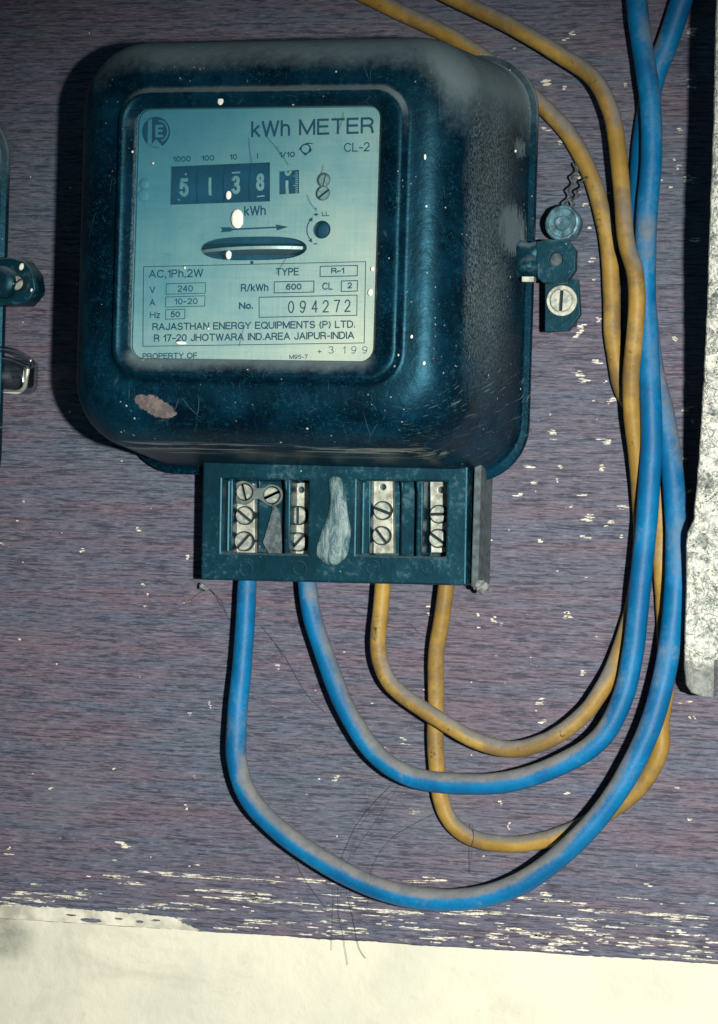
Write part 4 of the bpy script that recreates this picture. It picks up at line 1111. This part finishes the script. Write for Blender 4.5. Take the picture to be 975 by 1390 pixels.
cable('blue_cable', [(337, 770, 13), (336, 795, 13), (334, 840, 13), (328, 910, 14), (322, 975, 16), (322, 1035, 17), (340, 1085, 18), (385, 1132, 20), (445, 1173, 22), (515, 1207, 24),
                     (585, 1221, 26), (650, 1218, 27), (712, 1196, 28), (776, 1148, 28), (836, 1078, 27), (876, 1003, 25), (900, 925, 21), (913, 845, 16), (918, 765, 13), (917, 700, 11.5), (912, 640, 10),
                     (902, 570, 8), (888, 505, 6), (878, 440, 4.4), (873, 370, 4.2), (870, 300, 4.2), (872, 216, 4.2), (880, 151, 4.2), (887, 108, 4.4), (903, 65, 5), (926, 0, 6), (945, -50, 7), (960, -100, 7)],
      3.5, 4.15, M['blue'], 'outermost blue cable, sweeping the lowest loop from the leftmost terminal', 'cables looping right of the meter')
cable('blue_cable', [(417, 770, 13), (417, 792, 13), (424, 835, 14), (441, 889, 16), (468, 960, 19), (505, 1018, 21), (547, 1049, 23), (601, 1063, 24), (683, 1062, 25), (757, 1040, 26), (814, 1004, 26), (846, 945, 24),
                     (860, 882, 21), (869, 800, 18), (877, 720, 16), (883, 640, 15), (885, 590, 14.5), (883, 520, 14), (879, 450, 12.6), (876, 390, 12.4), (878, 300, 12.4), (884, 216, 12.6), (883, 151, 12.8), (879, 108, 12.8), (872, 65, 12), (864, 0, 11), (860, -60, 11), (858, -110, 11)],
      3.4, 3.95, M['blue'], 'inner blue cable from the second terminal, in front where blue cables cross', 'cables looping right of the meter')
cable('yellow_cable', [(520, 770, 13), (520, 792, 13), (516, 835, 13), (513, 875, 14), (519, 908, 15), (538, 936, 16), (578, 965, 18), (625, 995, 18), (665, 1012, 17), (700, 1016, 17), (745, 1004, 17), (788, 974, 15), (816, 938, 13),
                       (838, 895, 9), (855, 840, 6.5), (867, 780, 6), (871, 725, 6), (868, 665, 8), (863, 610, 11), (858, 560, 13.5), (857, 515, 15.5), (861, 460, 18), (865, 410, 19), (862, 368, 19), (851, 330, 18), (845, 272, 17), (840, 212, 16),
                       (830, 155, 15), (806, 108, 14), (764, 76, 13), (713, 46, 12), (663, 20, 11), (627, 3, 10), (560, -30, 9), (520, -50, 9)],
      3.0, 3.15, M['yellow'], 'yellow cable from the third terminal with the higher loop, uncovered along the top', 'cables looping right of the meter')
cable('yellow_cable', [(607, 770, 13), (606, 792, 13), (599, 846, 12), (592, 895, 10), (591, 950, 8), (591, 1018, 7), (598, 1079, 6), (613, 1115, 5), (644, 1138, 4.5), (690, 1145, 4.2), (745, 1138, 4.2), (800, 1116, 4.2), (850, 1086, 5), (880, 1054, 6), (896, 1018, 6.5),
                       (897, 980, 6), (904, 935, 5), (905, 890, 4), (902, 830, 3.6), (899, 780, 3.5), (897, 720, 3.5), (894, 660, 3.5), (884, 605, 3.5), (864, 562, 3.5), (846, 530, 3.6), (837, 495, 4), (831, 450, 4), (830, 405, 4), (826, 333, 4), (813, 272, 4), (796, 226, 4), (772, 182, 3.8),
                       (739, 147, 3.6), (700, 112, 3.6), (655, 77, 3.6), (600, 43, 3.6), (540, 15, 3.6), (490, -10, 3.6), (420, -40, 3.6)],
      3.0, 3.2, M['yellow'], 'yellow cable from the rightmost terminal, passing behind the upper right meter corner', 'cables looping right of the meter')

# ------------------------------------------------------------------ crusted iron strap at the right edge
def build_strap():
    o = empty('iron_strap', V(*W(955, 940, 28), 0)); inv = Matrix.Translation(-Vector(o.location))
    tag(o, 'crusted white painted iron strap at the right edge', 'strap')
    def hz(z): return 28 + (65 - 28) * max(0, min(1, (z + 20) / 110.0))
    left = [(978, -60), (975, 60), (973, 160), (970, 250), (967, 330), (965, 400), (962, 470), (959, 530), (954, 610), (950, 665), (947, 690), (941, 705), (933, 722), (931, 740), (931, 800), (929, 860), (928, 905), (931, 930), (937, 940), (950, 945), (966, 943)]
    # resolve pixel + height together on the leaning strap
    L = []
    for px, py in left:
        h = 50
        px -= 5 if py < 700 else 0
        for _ in range(8):
            x, z = W(px, py, h); h = hz(z)
        L.append((x, z, h))
    bm = bmesh.new()
    D = []
    for i in range(len(L) - 1):
        for k in range(4):
            f = k / 4; D.append(tuple(a + (b - a) * f for a, b in zip(L[i], L[i + 1])))
    D.append(L[-1])
    rows = []
    for i, (x, z, h) in enumerate(D):
        jx = 0.35 * noise.noise(Vector((z * 0.25, 0, 3)))
        if z < -48: xr = W(968, 930, 28)[0] + 0.2
        else: xr = 185
        row = []
        for (dx, dh) in ((1.2, -7), (0, -5.5), (0, -1.2), (0.5, -0.3), (1.4, 0)):
            row.append(bm.verts.new(V(min(x + jx + dx, xr), z, h + dh)))
        for k in range(1, 11):
            xx = x + 1.4 + (max(xr - x - 1.4, 0.5)) * (k / 10) ** 2.2
            row.append(bm.verts.new(V(min(xx, xr + 0.3), z, h + 0.5 * noise.noise(Vector((xx * 0.3, z * 0.3, 1))))))
        row.append(bm.verts.new(V(xr + 0.3, z, h - 7)))
        rows.append(row)
    for a, b in zip(rows, rows[1:]):
        for k in range(len(a) - 1): bm.faces.new((a[k], a[k + 1], b[k + 1], b[k]))
        bm.faces.new((a[-1], a[0], b[0], b[-1]))
    bm.faces.new(rows[0]); bm.faces.new(rows[-1])
    s = from_bm('strap_plate', bm, M['crust'], o); s.matrix_parent_inverse = inv
build_strap()

# ------------------------------------------------------------------ cobweb strands on board and cables
def build_strands():
    rnd = random.Random(8); bm = bmesh.new()
    def st(ctrl, r=0.11):
        P = []
        for px, py, h in spline(ctrl, 7):
            x, z = W(px + rnd.uniform(-.4, .4), py + rnd.uniform(-.4, .4), h); P.append(V(x, z, h))
        tube(bm, P, r * 0.62 * MM, 5)
    st([(366, 866, 1), (380, 880, 1), (395, 905, 1), (415, 940, 1), (442, 968, 1)], 0.16)
    st([(355, 850, 1), (370, 868, 1.2), (385, 892, 1)], 0.2)
    st([(540, 1068, 20), (515, 1090, 14), (490, 1120, 12), (472, 1172, 22)], 0.16)
    st([(553, 1065, 20), (520, 1110, 13), (489, 1160, 20)], 0.10)
    st([(590, 1104, 2), (560, 1120, 2), (530, 1140, 2), (505, 1180, 2), (500, 1230, 2)], 0.10)
    st([(641, 1118, 7.5), (643, 1134, 8), (641, 1150, 8), (638, 1185, 2)], 0.18)
    st([(463, 1205, 8), (460, 1240, 2), (466, 1270, 2), (472, 1310, 2)], 0.12)
    st([(455, 1205, 8), (452, 1235, 2), (450, 1290, 2)], 0.10)
    st([(474, 1210, 8), (480, 1250, 2), (487, 1285, 2), (497, 1301, 2)], 0.14)
    st([(398, 1160, 2), (415, 1195, 2), (445, 1235, 2)], 0.12)
    st([(555, 845, 0.5), (568, 858, 0.6), (582, 866, 0.6)], 0.18); st([(455, 815, 0.5), (475, 825, 0.6), (492, 836, 0.6)], 0.16)
    st([(225, 838, 0.5), (250, 820, 0.6), (278, 800, 2)], 0.13); st([(285, 800, 4), (300, 815, 1), (308, 835, 0.5)], 0.3); st([(288, 800, 4), (304, 828, 0.8), (318, 850, 0.5)], 0.15)
    st([(170, 858, 0.4), (205, 845, 0.4), (240, 825, 0.4)], 0.13); st([(95, 875, 0.4), (120, 862, 0.4)], 0.12)
    o = from_bm('cobweb_strands', bm, M['strand']); tag(o, 'fine dark cobweb strands hanging from the cables and board', 'cobweb', kind='stuff')
    bm = bmesh.new()
    def gl(a, b, h=81.1, r=0.07): 
        P = [V(*W(px, py, h), h) for px, py, _ in spline([(*a, 0), ((a[0] + b[0]) / 2 + rnd.uniform(-2, 2), (a[1] + b[1]) / 2, 0), (*b, 0)], 6)]
        tube(bm, P, r * MM, 5)
    gl((362, 185), (392, 224)); gl((417, 264), (431, 287)); gl((398, 332), (375, 372)); gl((467, 152), (457, 182)); gl((338, 187), (342, 221)); gl((439, 224), (434, 240)); gl((325, 470), (333, 440))
    for a, b in (((345, 100), (372, 84)), ((330, 110), (345, 92)), ((365, 108), (388, 96))): gl(a, b, 79, 0.10)
    o = from_bm('cobweb_strand', bm, M['strand'], meter); tag(o, kind='stuff')
    bm = bmesh.new()
    cx, cz = W(631, 375, 62)
    for k in range(9):
        a = rnd.uniform(0, 6.28); L = rnd.uniform(2, 6)
        tube(bm, [V(cx, cz, 62.5), V(cx + L * math.cos(a), cz + L * math.sin(a) * .6, 62.5 - max(0, L * math.cos(a)) * 3.5 + (1.2 if math.cos(a) < 0 else 0))], 0.00009, 5)
    tag(from_bm('cobweb_strand', bm, M['hair'], meter), kind='stuff'); blob('lime_drop', cx, cz, 62.5, 0.6, 0.5, 0.5, M['drop'], meter, 7)
build_strands()
